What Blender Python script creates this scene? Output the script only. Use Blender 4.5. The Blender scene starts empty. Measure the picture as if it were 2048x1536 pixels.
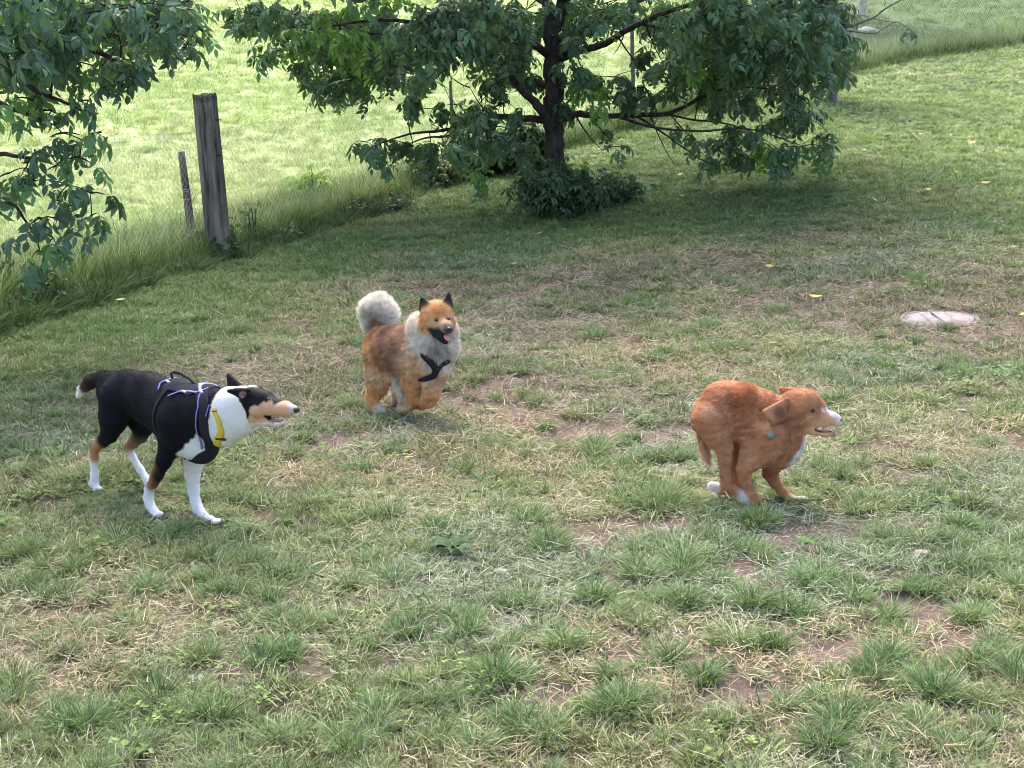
import bpy, math
import numpy as np
from mathutils import Vector, Matrix

# ------------------------------------------------------------------ camera, sky, sun, exposure
SC = bpy.context.scene
FPX, H0 = 2958.0, 1.85                      # focal length in photo pixels, eye height above the near lawn
PITCH, ROLL = math.radians(13.0), math.radians(1.2)
FW = np.array([0, math.cos(PITCH), -math.sin(PITCH)])
_U = np.array([0, math.sin(PITCH), math.cos(PITCH)]); _R = np.array([1.0, 0, 0])
UP = math.cos(ROLL) * _U + math.sin(ROLL) * _R
RT = math.cos(ROLL) * _R - math.sin(ROLL) * _U
CAM = np.array([0, 0, H0])
cd = bpy.data.cameras.new('camera'); cam = bpy.data.objects.new('camera', cd); SC.collection.objects.link(cam)
cd.sensor_width = 36; cd.lens = FPX / 2048 * 36; cd.clip_end = 600; cd.clip_start = 0.05
m = Matrix(((RT[0], UP[0], -FW[0], 0), (RT[1], UP[1], -FW[1], 0), (RT[2], UP[2], -FW[2], H0), (0, 0, 0, 1)))
cam.matrix_world = m
SC.camera = cam

SUN_EL, SUN_AZ = math.radians(58), math.radians(-10)   # azimuth measured from +Y towards +X
w = bpy.data.worlds.new('World'); SC.world = w; w.use_nodes = True
nt = w.node_tree; nt.nodes.clear()
sky = nt.nodes.new('ShaderNodeTexSky'); sky.sky_type = 'NISHITA'; sky.sun_disc = False
sky.sun_elevation = SUN_EL; sky.sun_rotation = SUN_AZ; sky.altitude = 100; sky.air_density = 1.0; sky.dust_density = 4.0; sky.ozone_density = 1.0
bg = nt.nodes.new('ShaderNodeBackground'); bg.inputs['Strength'].default_value = 0.14
wo = nt.nodes.new('ShaderNodeOutputWorld')
nt.links.new(sky.outputs[0], bg.inputs['Color']); nt.links.new(bg.outputs[0], wo.inputs['Surface'])
sd = bpy.data.lights.new('sun', 'SUN'); sd.energy = 1.15; sd.angle = math.radians(40); sd.color = (1.0, 0.95, 0.88)
so = bpy.data.objects.new('sun', sd); SC.collection.objects.link(so)
_sd = Vector((math.sin(SUN_AZ) * math.cos(SUN_EL), math.cos(SUN_AZ) * math.cos(SUN_EL), math.sin(SUN_EL)))
so.rotation_euler = _sd.to_track_quat('Z', 'Y').to_euler()
vs = SC.view_settings; vs.view_transform = 'Standard'; vs.look = 'None'; vs.gamma = 1; vs.use_curve_mapping = False
vs.exposure = 2.06
SC.render.film_transparent = False
SC.cycles.pixel_filter_type = 'BLACKMAN_HARRIS'; SC.cycles.filter_width = 1.05; SC.cycles.use_denoising = True
SC.cycles.max_bounces = 6; SC.cycles.diffuse_bounces = 2; SC.cycles.transmission_bounces = 4; SC.cycles.transparent_max_bounces = 8

# ------------------------------------------------------------------ helpers
RNG = np.random.RandomState(7)

def link(o, parent=None):
    SC.collection.objects.link(o)
    if parent is not None: o.parent = parent
    return o

def empty(name, loc, rz=0.0):
    o = bpy.data.objects.new(name, None); o.location = [float(v) for v in loc]; o.rotation_euler = (0, 0, rz); o.empty_display_size = 0.2
    return link(o)

def tag(o, label=None, cat=None, group=None, kind=None):
    if label: o['label'] = label
    if cat: o['category'] = cat
    if group: o['group'] = group
    if kind: o['kind'] = kind
    return o

def np_mesh(name, V, F, smooth=True, col=None, mat=None, vcols=None):
    """V (n,3); F (m,3|4) int array, or a list of such arrays."""
    V = np.asarray(V, np.float32)
    Fs = F if isinstance(F, list) else [F]
    Fs = [np.asarray(f, np.int32) for f in Fs if len(f)]
    me = bpy.data.meshes.new(name)
    me.vertices.add(len(V)); me.vertices.foreach_set('co', V.ravel())
    nl = sum(f.size for f in Fs); npol = sum(len(f) for f in Fs)
    me.loops.add(nl); me.polygons.add(npol)
    me.loops.foreach_set('vertex_index', np.concatenate([f.ravel() for f in Fs]))
    tot = np.concatenate([np.full(len(f), f.shape[1], np.int32) for f in Fs])
    me.polygons.foreach_set('loop_start', np.concatenate([[0], np.cumsum(tot)[:-1]]).astype(np.int32))
    me.polygons.foreach_set('loop_total', tot)
    me.update(calc_edges=True); me.validate()
    if smooth: me.polygons.foreach_set('use_smooth', np.ones(len(me.polygons), bool))
    for k, c in (vcols or {}).items():
        a = me.attributes.new(k, 'FLOAT_COLOR', 'POINT')
        cc = np.ones((len(V), 4), np.float32); cc[:, :3] = c
        a.data.foreach_set('color', cc.ravel())
    if mat is not None: me.materials.append(mat)
    return me

def obj(name, me, parent=None, loc=None):
    o = bpy.data.objects.new(name, me)
    if loc is not None: o.location = [float(v) for v in loc]
    return link(o, parent)

def hash2(ix, iy, seed):
    n = (ix.astype(np.int64) * 374761393 + iy.astype(np.int64) * 668265263 + seed * 974711) & 0x7fffffff
    n = ((n ^ (n >> 13)) * 1274126177) & 0x7fffffff
    return ((n ^ (n >> 16)) & 0xffff) / 65535.0

def vnoise(x, y, f, seed=0, octv=3):
    out = 0; amp = 1; tot = 0
    for o in range(octv):
        X = x * f + 17.3 * o; Y = y * f - 9.1 * o
        ix = np.floor(X); iy = np.floor(Y); fx = X - ix; fy = Y - iy
        fx = fx * fx * (3 - 2 * fx); fy = fy * fy * (3 - 2 * fy)
        a = hash2(ix, iy, seed + o); b = hash2(ix + 1, iy, seed + o); c = hash2(ix, iy + 1, seed + o); d = hash2(ix + 1, iy + 1, seed + o)
        out = out + amp * ((a * (1 - fx) + b * fx) * (1 - fy) + (c * (1 - fx) + d * fx) * fy)
        tot += amp; amp *= .5; f *= 2.03
    return out / tot

def sstep(a, b, x):
    t = np.clip((x - a) / (b - a), 0, 1); return t * t * (3 - 2 * t)

def softplus(x, w): return w * np.logaddexp(0, np.asarray(x, float) / w)

# fence line, as ground points (x by y)
FENCE_Y = np.array([0, 10.32, 13.2, 15.56, 17.97, 19.1, 19.9, 21.3, 22.7, 24.8, 27.15, 29.6, 34, 60, 170.])
FENCE_X = np.array([-6.3, -3.61, -2.68, -1.99, -1.13, -.50, .23, 2.03, 3.63, 5.35, 7.3, 10.1, 15.5, 46, 170.])
def fence_x(y): return np.interp(y, FENCE_Y, FENCE_X)

def beyond(x, y):            # rough signed distance past the fence (positive on the meadow side)
    y = np.asarray(y, float); m_ = (fence_x(y + .5) - fence_x(y - .5)); return (fence_x(y) - x) / np.sqrt(1 + m_ ** 2)

def terrain(x, y):
    x = np.asarray(x, float); y = np.asarray(y, float)
    rise = 0.085 * (softplus(y - 10.5, 2.0) - softplus(-10.5, 2.0)) * sstep(-2.5, 6.0, x + 0.10 * (y - 10))
    b = beyond(x, y)
    mead = 0.12 * (softplus(b - 1.2, 1.2)) * sstep(0.0, 2.0, b + 0.5)
    z = rise + np.minimum(mead, 14)
    z = z + 0.05 * (vnoise(x, y, 0.35, 5, 2) - 0.5) * sstep(9, 14, y)
    z = z + 0.030 * (vnoise(x, y, 2.2, 11, 2) - 0.5)
    z = z + 0.055 * np.exp(-((x + 1.78) ** 2 + (y - 6.30) ** 2) / .13)      # slight rise behind the left dog
    return z

def ray(px, py): return RT * (px - 1024) / FPX + UP * (768 - py) / FPX + FW

def PT(px, py, Y):           # the point seen at (px, py) at world depth y = Y
    d = ray(px, py); return CAM + d * (Y / d[1])

def G(px, py):               # the ground point seen at (px, py)
    d = ray(px, py); t = 2.0; last = t
    while t < 150:
        p = CAM + d * t
        if p[2] < float(terrain(p[0], p[1])):
            lo, hi = last, t
            for _ in range(18):
                mid = (lo + hi) / 2; p = CAM + d * mid
                if p[2] < float(terrain(p[0], p[1])): hi = mid
                else: lo = mid
            return CAM + d * hi
        last = t; t += 0.15 if t < 12 else 0.4
    return CAM + d * t

# ------------------------------------------------------------------ materials
def new_mat(name):
    mt = bpy.data.materials.new(name); mt.use_nodes = True
    n = mt.node_tree; n.nodes.clear()
    out = n.nodes.new('ShaderNodeOutputMaterial')
    return mt, n, out

def plain(name, col, rough=0.6, metal=0.0, noise=None, bump=0.0, spec=0.5):
    mt, n, out = new_mat(name)
    p = n.nodes.new('ShaderNodeBsdfPrincipled'); p.inputs['Roughness'].default_value = rough; p.inputs['Metallic'].default_value = metal
    p.inputs['Specular IOR Level'].default_value = spec
    p.inputs['Base Color'].default_value = (*col, 1)
    n.links.new(p.outputs[0], out.inputs[0])
    if noise:
        sc, amt = noise
        tc = n.nodes.new('ShaderNodeTexCoord'); nz = n.nodes.new('ShaderNodeTexNoise'); nz.inputs['Scale'].default_value = sc; nz.inputs['Detail'].default_value = 6
        n.links.new(tc.outputs['Object'], nz.inputs['Vector'])
        cr = n.nodes.new('ShaderNodeValToRGB')
        cr.color_ramp.elements[0].position = 0.3; cr.color_ramp.elements[1].position = 0.7
        cr.color_ramp.elements[0].color = tuple(c * (1 - amt) for c in col) + (1,)
        cr.color_ramp.elements[1].color = tuple(min(1, c * (1 + amt)) for c in col) + (1,)
        n.links.new(nz.outputs['Fac'], cr.inputs[0]); n.links.new(cr.outputs[0], p.inputs['Base Color'])
        if bump:
            b = n.nodes.new('ShaderNodeBump'); b.inputs['Strength'].default_value = bump; b.inputs['Distance'].default_value = 0.01
            n.links.new(nz.outputs['Fac'], b.inputs['Height']); n.links.new(b.outputs[0], p.inputs['Normal'])
    return mt

def leafy(name, source, trans=0.3, rough=0.5, spec=0.4, tr_gain=(1.25, 1.3, 0.6)):
    """plant material; colour = tint (per copy) x bcol (per blade or leaf, on the mesh)."""
    mt, n, out = new_mat(name)
    if source == 'object':
        t = n.nodes.new('ShaderNodeObjectInfo'); tint = t.outputs['Color']
    else:
        t = n.nodes.new('ShaderNodeAttribute'); t.attribute_type = source; t.attribute_name = 'tint'; tint = t.outputs['Color']
    b = n.nodes.new('ShaderNodeAttribute'); b.attribute_name = 'bcol'
    mx = n.nodes.new('ShaderNodeMix'); mx.data_type = 'RGBA'; mx.blend_type = 'MULTIPLY'; mx.inputs[0].default_value = 1
    n.links.new(tint, mx.inputs[6]); n.links.new(b.outputs['Color'], mx.inputs[7])
    p = n.nodes.new('ShaderNodeBsdfPrincipled'); p.inputs['Roughness'].default_value = rough; p.inputs['Specular IOR Level'].default_value = spec
    n.links.new(mx.outputs[2], p.inputs['Base Color'])
    tr = n.nodes.new('ShaderNodeBsdfTranslucent')
    g = n.nodes.new('ShaderNodeMix'); g.data_type = 'RGBA'; g.blend_type = 'MULTIPLY'; g.inputs[0].default_value = 1; g.inputs[7].default_value = (*tr_gain, 1)
    n.links.new(mx.outputs[2], g.inputs[6]); n.links.new(g.outputs[2], tr.inputs['Color'])
    ms = n.nodes.new('ShaderNodeMixShader'); ms.inputs[0].default_value = trans
    n.links.new(p.outputs[0], ms.inputs[1]); n.links.new(tr.outputs[0], ms.inputs[2]); n.links.new(ms.outputs[0], out.inputs[0])
    return mt

M_GRASS = leafy('grass_blades', 'INSTANCER', 0.22, 0.7, 0.14, (1.1, 1.15, .75))
M_LEAF_I = leafy('tree_leaf', 'INSTANCER', 0.24, 0.55, 0.30)
M_LEAF_O = leafy('tree_leaf_single', 'object', 0.24, 0.55, 0.30)

# ------------------------------------------------------------------ scattering (instances for stuff only)
def scatter(name, P, rot, scl, tint, idx, variants, parent=None):
    P = np.asarray(P, np.float32)
    me = bpy.data.meshes.new(name); me.vertices.add(len(P)); me.vertices.foreach_set('co', P.ravel())
    for nm, ty, dat, fld in (('rot', 'FLOAT_VECTOR', rot, 'vector'), ('scl', 'FLOAT_VECTOR', scl, 'vector')):
        a = me.attributes.new(nm, ty, 'POINT'); a.data.foreach_set(fld, np.asarray(dat, np.float32).ravel())
    a = me.attributes.new('idx', 'INT', 'POINT'); a.data.foreach_set('value', np.asarray(idx, np.int32))
    a = me.attributes.new('tint', 'FLOAT_COLOR', 'POINT'); c = np.ones((len(P), 4), np.float32); c[:, :3] = tint; a.data.foreach_set('color', c.ravel())
    o = obj(name, me, parent)
    col = bpy.data.collections.new(name + '_kinds')
    for i, vm in enumerate(variants):
        col.objects.link(bpy.data.objects.new('%s_kind_%02d' % (name, i), vm))
    ng = bpy.data.node_groups.new(name + '_scatter', 'GeometryNodeTree')
    ng.interface.new_socket('Geometry', in_out='INPUT', socket_type='NodeSocketGeometry')
    ng.interface.new_socket('Geometry', in_out='OUTPUT', socket_type='NodeSocketGeometry')
    N = ng.nodes; gi = N.new('NodeGroupInput'); go = N.new('NodeGroupOutput')
    ip = N.new('GeometryNodeInstanceOnPoints'); ci = N.new('GeometryNodeCollectionInfo')
    ci.inputs['Collection'].default_value = col; ci.inputs['Separate Children'].default_value = True; ci.inputs['Reset Children'].default_value = True
    def na(nm, ty):
        q = N.new('GeometryNodeInputNamedAttribute'); q.data_type = ty; q.inputs['Name'].default_value = nm; return q.outputs[0]
    e2r = N.new('FunctionNodeEulerToRotation')
    L = ng.links
    L.new(na('rot', 'FLOAT_VECTOR'), e2r.inputs[0]); L.new(e2r.outputs[0], ip.inputs['Rotation'])
    L.new(na('scl', 'FLOAT_VECTOR'), ip.inputs['Scale']); L.new(na('idx', 'INT'), ip.inputs['Instance Index'])
    ip.inputs['Pick Instance'].default_value = True
    L.new(ci.outputs[0], ip.inputs['Instance']); L.new(gi.outputs[0], ip.inputs['Points']); L.new(ip.outputs[0], go.inputs[0])
    md = o.modifiers.new('scatter', 'NODES'); md.node_group = ng
    return o

# ------------------------------------------------------------------ tubes and blades
def tube(pts, rad, sides=8, cap=True, wob=0.0, rng=RNG):
    pts = np.asarray(pts, float); n = len(pts); rad = np.broadcast_to(rad, (n,))
    tg = np.gradient(pts, axis=0); tg /= np.linalg.norm(tg, axis=1)[:, None] + 1e-9
    ref = np.array([0, 0, 1.0]) if abs(tg[0][2]) < .8 else np.array([1.0, 0, 0])
    V = []
    a = np.linspace(0, 2 * np.pi, sides, endpoint=False)
    u = np.cross(tg[0], ref); u /= np.linalg.norm(u)
    for i in range(n):
        u = u - tg[i] * (u @ tg[i]); u /= np.linalg.norm(u) + 1e-9; v = np.cross(tg[i], u)
        rr = rad[i] * (1 + wob * rng.uniform(-1, 1, sides))
        V.append(pts[i] + (np.cos(a) * rr)[:, None] * u + (np.sin(a) * rr)[:, None] * v)
    V = np.concatenate(V)
    F = []
    for i in range(n - 1):
        for s in range(sides):
            s2 = (s + 1) % sides
            F.append((i * sides + s, i * sides + s2, (i + 1) * sides + s2, (i + 1) * sides + s))
    F = np.array(F); caps = []
    if cap:
        c0 = len(V); V = np.vstack([V, pts[0], pts[-1]])
        for s in range(sides):
            s2 = (s + 1) % sides
            caps.append((c0, s2, s)); caps.append((c0 + 1, (n - 1) * sides + s, (n - 1) * sides + s2))
    return V, F, np.array(caps, int).reshape(-1, 3)

class Mesher:
    def __init__(s): s.V = []; s.Q = []; s.T = []; s.C = []; s.n = 0
    def add(s, V, Q=None, T=None, col=(1, 1, 1)):
        V = np.asarray(V, float)
        if Q is not None and len(Q): s.Q.append(np.asarray(Q) + s.n)
        if T is not None and len(T): s.T.append(np.asarray(T) + s.n)
        s.V.append(V); s.n += len(V)
        s.C.append(np.broadcast_to(np.asarray(col, float), (len(V), 3)))
    def tube(s, pts, rad, sides=8, col=(1, 1, 1), wob=0, cap=True):
        V, Q, T = tube(pts, rad, sides, cap, wob); s.add(V, Q, T, col)
    def mesh(s, name, mat, smooth=True):
        F = []
        if s.Q: F.append(np.concatenate(s.Q))
        if s.T: F.append(np.concatenate(s.T))
        return np_mesh(name, np.concatenate(s.V), F, smooth, mat=mat, vcols={'bcol': np.concatenate(s.C)})

def bezier(a, b, c, n=8):
    t = np.linspace(0, 1, n)[:, None]; a, b, c = map(np.asarray, (a, b, c))
    return (1 - t) ** 2 * a + 2 * t * (1 - t) * b + t * t * c
# ------------------------------------------------------------------ the ground: one sheet
def ell(px, py, rx, ry):     # a traced patch of the lawn as a ground ellipse
    c = G(px, py); a = G(px + rx, py); b = G(px, py - ry)
    return (c[0], c[1], max(.02, abs(a[0] - c[0])), max(.03, abs(b[1] - c[1])))
BARE = [ell(*e) for e in ((1300, 1052, 110, 26), (1210, 1085, 50, 14), (1560, 1072, 70, 22), (1655, 1285, 95, 34), (1060, 1388, 110, 24), (745, 1205, 70, 14), (1900, 1292, 60, 26),
    (1350, 862, 50, 14), (1745, 893, 60, 15), (1910, 835, 40, 22), (1290, 762, 40, 8), (1445, 752, 30, 8), (1235, 1160, 55, 14), (1430, 1400, 60, 22), (1960, 1430, 70, 24), (800, 1330, 60, 12),
    (640, 1345, 50, 18), (1830, 1105, 40, 10), (255, 1440, 50, 16), (1520, 1190, 50, 12), (1620, 1480, 60, 20), (980, 1420, 50, 14), (60, 1235, 40, 10), (1340, 930, 60, 14), (1990, 1270, 50, 14), (880, 1250, 60, 8), (1140, 640, 60, 6), (1060, 590, 60, 5))]
TREE = G(1112, 418)

def zones(x, y):
    x = np.asarray(x, float); y = np.asarray(y, float)
    b = beyond(x, y)
    meadow = sstep(-0.05, 0.35, b)
    n1 = vnoise(x, y, 0.55, 21, 3); n2 = vnoise(x, y, 2.6, 31, 3); n3 = vnoise(x, y, 7.0, 41, 2)
    strip = sstep(-0.55, -0.1, b) * (1 - sstep(0.5, 1.6, b))
    g = sstep(-2.6, -0.9, b + (n1 - .5) * 1.6)                                   # green lawn beside the fence
    dt = np.hypot((x - TREE[0] - 0.3) / 1.25, (y - TREE[1] - .3))
    g = np.maximum(g, 1 - sstep(2.4, 4.6, dt + (n1 - .5) * 2))                   # and under the tree
    g = np.maximum(g, sstep(13.0, 16.5, y + 0.35 * x + (n1 - .5) * 5) * (1 - 0.45 * sstep(.45, .6, vnoise(x, y, .35, 77, 2))))
    g = np.maximum(g, 0.7 * sstep(.5, .62, n1) * sstep(8, 10, y) * sstep(1.5, 4, x))
    bare = sstep(.585, .68, n2) * (1 - g) * (1 - .6 * sstep(8.5, 11, y)) * .85
    for (cx, cy, rx, ry) in BARE:
        d = np.hypot((x - cx) / rx, (y - cy) / ry)
        bare = np.maximum(bare, 1 - sstep(.65, 1.15, d + (n3 - .5) * .9))
    bare = bare * (1 - meadow) * (1 - strip)
    dry = sstep(.42, .60, vnoise(x, y, 1.1, 51, 3) + .12 * sstep(6.2, 8, y)) * (1 - g)
    return dict(meadow=meadow, strip=strip, green=g, bare=bare, dry=dry, n2=n2, n3=n3, n1=n1, b=b)

def mix(a, b, t): t = np.asarray(t)[..., None]; return np.asarray(a) * (1 - t) + np.asarray(b) * t

def axis_pts(lo, hi, mid_lo, mid_hi, fine, grow):
    a = list(np.arange(mid_lo, mid_hi, fine)); s = fine; v = mid_hi
    while v < hi: a.append(v); s *= grow; v += s
    a.append(hi); s = fine; v = mid_lo; left = []
    while v > lo: s *= grow; v -= s; left.append(v)
    return np.array(left[::-1] + a)
XS = axis_pts(-90, 170, -5, 6.5, .045, 1.09); YS = axis_pts(-25, 170, 3.0, 12, .045, 1.03)
GX, GY = np.meshgrid(XS, YS, indexing='ij'); Zn = zones(GX, GY)
GZ = terrain(GX, GY) - 0.012 * Zn['bare'] + 0.010 * (Zn['n3'] - .5)
gc = mix((.085, .068, .048), (.05, .065, .03), sstep(.35, .6, Zn['n2']))
gc = mix(gc, (.155, .125, .095), Zn['dry'] * .7)
gc = mix(gc, (.065, .10, .035), Zn['green'] * .85)
gc = mix(gc, (.185, .128, .110), Zn['bare'])
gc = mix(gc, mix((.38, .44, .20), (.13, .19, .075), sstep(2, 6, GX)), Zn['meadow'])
gc = mix(gc, (.08, .085, .04), Zn['strip'] * .8)
ni, nj = GX.shape; I = np.arange(ni * nj).reshape(ni, nj)
Q = np.stack([I[:-1, :-1], I[1:, :-1], I[1:, 1:], I[:-1, 1:]], -1).reshape(-1, 4)
def ground_mat():
    mt, n, out = new_mat('soil_and_thatch')
    a = n.nodes.new('ShaderNodeAttribute'); a.attribute_name = 'bcol'
    tc = n.nodes.new('ShaderNodeTexCoord')
    n1 = n.nodes.new('ShaderNodeTexNoise'); n1.inputs['Scale'].default_value = 70; n1.inputs['Detail'].default_value = 6; n1.inputs['Roughness'].default_value = .7
    n2 = n.nodes.new('ShaderNodeTexNoise'); n2.inputs['Scale'].default_value = 6; n2.inputs['Detail'].default_value = 5
    n.links.new(tc.outputs['Object'], n1.inputs['Vector']); n.links.new(tc.outputs['Object'], n2.inputs['Vector'])
    r = n.nodes.new('ShaderNodeMapRange'); r.inputs['From Min'].default_value = .3; r.inputs['From Max'].default_value = .7; r.inputs['To Min'].default_value = .55; r.inputs['To Max'].default_value = 1.45
    n.links.new(n1.outputs['Fac'], r.inputs[0])
    r2 = n.nodes.new('ShaderNodeMapRange'); r2.inputs['From Min'].default_value = .3; r2.inputs['From Max'].default_value = .7; r2.inputs['To Min'].default_value = .8; r2.inputs['To Max'].default_value = 1.2
    n.links.new(n2.outputs['Fac'], r2.inputs[0])
    mu = n.nodes.new('ShaderNodeMath'); mu.operation = 'MULTIPLY'; n.links.new(r.outputs[0], mu.inputs[0]); n.links.new(r2.outputs[0], mu.inputs[1])
    sc = n.nodes.new('ShaderNodeVectorMath'); sc.operation = 'SCALE'; n.links.new(a.outputs['Color'], sc.inputs[0]); n.links.new(mu.outputs[0], sc.inputs['Scale'])
    p = n.nodes.new('ShaderNodeBsdfPrincipled'); p.inputs['Roughness'].default_value = .95; p.inputs['Specular IOR Level'].default_value = .1
    n.links.new(sc.outputs[0], p.inputs['Base Color'])
    b = n.nodes.new('ShaderNodeBump'); b.inputs['Strength'].default_value = 1; b.inputs['Distance'].default_value = .016
    n.links.new(n1.outputs['Fac'], b.inputs['Height']); n.links.new(b.outputs[0], p.inputs['Normal']); n.links.new(p.outputs[0], out.inputs[0])
    return mt
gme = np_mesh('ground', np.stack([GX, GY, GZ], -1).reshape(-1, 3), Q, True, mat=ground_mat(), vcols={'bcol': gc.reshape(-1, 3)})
tag(obj('ground', gme), kind='structure')

# ------------------------------------------------------------------ grass
def blade(ms, base, dirv, length, width, bend, col0, col1, segs=3):
    """a tapering blade that starts along dirv and bends over"""
    d = np.array(dirv, float); d /= np.linalg.norm(d)
    hor = np.array([d[0], d[1], 0.0]); hl = np.linalg.norm(hor)
    if hl < 1e-3: a = RNG.uniform(0, 6.28); hor = np.array([math.cos(a), math.sin(a), 0])
    else: hor /= hl
    a = RNG.uniform(-.9, .9)
    side = np.cross(d, [0, 0, 1.0]); 
    if np.linalg.norm(side) < 1e-3: side = np.array([1.0, 0, 0])
    side /= np.linalg.norm(side); side = side * math.cos(a) + np.cross(d, side) * math.sin(a)
    V = []; p = np.array(base, float); seg = length / segs
    for i in range(segs + 1):
        t = i / segs; w = width * (1 - t ** 1.6) * (.7 if i == 0 else 1) / 2
        if i < segs: V += [p - side * w, p + side * w]
        else: V += [p]
        d = d + (hor * bend + np.array([0, 0, -bend * .8])) * (t + .4); d /= np.linalg.norm(d)
        p = p + d * seg
    Q = [(2 * i, 2 * i + 1, 2 * i + 3, 2 * i + 2) for i in range(segs - 1)]; T = [(2 * segs - 2, 2 * segs - 1, 2 * segs)]
    tt = np.repeat(np.linspace(0, 1, segs + 1), 2)[:-1][:, None]
    ms.add(V, Q, T, np.asarray(col0) * (1 - tt) + np.asarray(col1) * tt)

STRAW = np.array([3.1, 2.3, 3.6])     # relative to a green tint of about (.12, .16, .06)
def tuft(n, r, l0, l1, w, lean, bend, straw=.1, pale=.5, segs=3, rnd=.5):
    ms = Mesher()
    for i in range(n):
        a = RNG.uniform(0, 6.283); q = math.sqrt(RNG.uniform()) * r
        out = np.array([math.cos(a), math.sin(a), 0.0])
        aa = a + RNG.normal(0, .5); o2 = np.array([math.cos(aa), math.sin(aa), 0.0])
        ln = abs(RNG.normal(lean * (.35 + q / max(r, 1e-4)), lean * .35))
        d = o2 * ln + np.array([0, 0, 1.0])
        L = RNG.uniform(l0, l1); v = 1 + rnd * RNG.uniform(-1, 1)
        if RNG.uniform() < straw: c0 = STRAW * v * .75; c1 = STRAW * v
        else: c0 = np.array([.75, .85, .75]) * v; q_ = RNG.uniform(0, 1) ** 1.5; c1 = np.array([1 + pale * 1.4 * q_, 1 + pale * 1.25 * q_, 1 + pale * 1.3 * q_]) * v  # pale tips put glossy highlights into the blade colour
        blade(ms, out * q + np.array([0, 0, -.004]), d, L, w * RNG.uniform(.7, 1.3), bend * RNG.uniform(.4, 1.5), c0, c1, segs)
    return ms.mesh('grass_kind', M_GRASS)

def thatch(n, r, l0, l1, w, straw=.7):
    ms = Mesher()
    for i in range(n):
        a = RNG.uniform(0, 6.283); p = RNG.normal(0, r * .55, 2)
        d = np.array([math.cos(a), math.sin(a), RNG.uniform(.0, .45)])
        v = RNG.uniform(.6, 1.25); c = (STRAW if RNG.uniform() < straw else np.array([1.3, 1.4, 1.3])) * v
        blade(ms, (p[0], p[1], RNG.uniform(.002, .02)), d, RNG.uniform(l0, l1), w, RNG.uniform(-.05, .2), c * .9, c, 2)
    return ms.mesh('grass_kind', M_GRASS)

def clover(n, r, size):
    ms = Mesher()
    for i in range(n):
        p = RNG.normal(0, r * .5, 2); z = RNG.uniform(.01, .035); v = RNG.uniform(.8, 1.5)
        for k in range(3):
            a = RNG.uniform(0, 6.28) if k == 0 else a + 2.09
            c = np.array([p[0] + math.cos(a) * size * .8, p[1] + math.sin(a) * size * .8, z + RNG.uniform(-.003, .006)])
            u = np.array([math.cos(a), math.sin(a), RNG.uniform(-.2, .35)]) * size; s = np.array([-math.sin(a), math.cos(a), RNG.uniform(-.3, .3)]) * size * .8
            ms.add([c - u, c - u * .2 + s, c + u * .9, c - u * .2 - s], [(0, 1, 2, 3)], None, np.array([1.0, 1.15, .9]) * v)
    return ms.mesh('grass_kind', M_GRASS, False)

def area_pts(dens, ymin, ymax, margin=.7, extra=0, rng=RNG, yfun=None):
    """random ground points over the part of the place the photograph can see, with a margin"""
    hw = lambda y: y * (1024 / FPX) * 1.02 + margin
    A = 0.5 * (hw(ymin) + hw(ymax)) * 2 * (ymax - ymin); n = int(A * dens)
    y = rng.uniform(ymin, ymax, n * 2); k = rng.uniform(0, 1, n * 2) < hw(y) / hw(ymax); y = y[k][:n]
    return rng.uniform(-1, 1, len(y)) * hw(y), y

GREENS = dict(mid=(.158, .198, .082), dark=(.070, .125, .040), blue=(.120, .180, .085), olive=(.185, .198, .088), pale=(.20, .25, .115))
def col_at(Z, x, y):
    c = mix(GREENS['mid'], GREENS['olive'], sstep(.35, .65, vnoise(x, y, 1.4, 61, 2)))
    c = mix(c, GREENS['blue'], sstep(.55, .7, vnoise(x, y, 1.0, 71, 2)) * .8)
    c = mix(c, (.085, .145, .048), Z['green'] * .45 * sstep(.3, .6, vnoise(x, y, .8, 81, 2)) + .45 * Z['green'])
    c = mix(c, (.160, .152, .085), .75 * (1 - Z['green']) * sstep(6.0, 8.2, y) * sstep(.35, .6, vnoise(x, y, .7, 141, 2)))
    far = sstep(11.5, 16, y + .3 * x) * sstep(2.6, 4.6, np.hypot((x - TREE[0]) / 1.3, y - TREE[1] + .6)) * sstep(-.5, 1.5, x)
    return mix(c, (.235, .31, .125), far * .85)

TK = [tuft(34, .045, .025, .06, .0032, .6, .32, .12, 1.1), tuft(30, .05, .02, .05, .0034, .75, .36, .20, 1.1), tuft(40, .04, .03, .07, .003, .5, .32, .08, 1.0),      # 0-2 short lawn
      tuft(110, .035, .055, .12, .0036, .58, .34, .14, 1.7), tuft(130, .045, .055, .13, .0036, .7, .38, .20, 1.7), tuft(90, .03, .07, .15, .0038, .45, .34, .10, 1.5),  # 3-5 clumps
      thatch(26, .06, .02, .06, .0026, .75), thatch(22, .07, .03, .08, .0026, .85), thatch(30, .06, .015, .04, .003, .45),                         # 6-8 lying straw
      clover(16, .06, .0075), clover(12, .05, .010),                                                                                           # 9-10 small leaves
      tuft(9, .03, .07, .15, .0024, .35, .12, .95, .4), tuft(7, .04, .05, .12, .0024, .6, .15, 1.0, .4)]                                          # 11-12 upright straw

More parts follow.
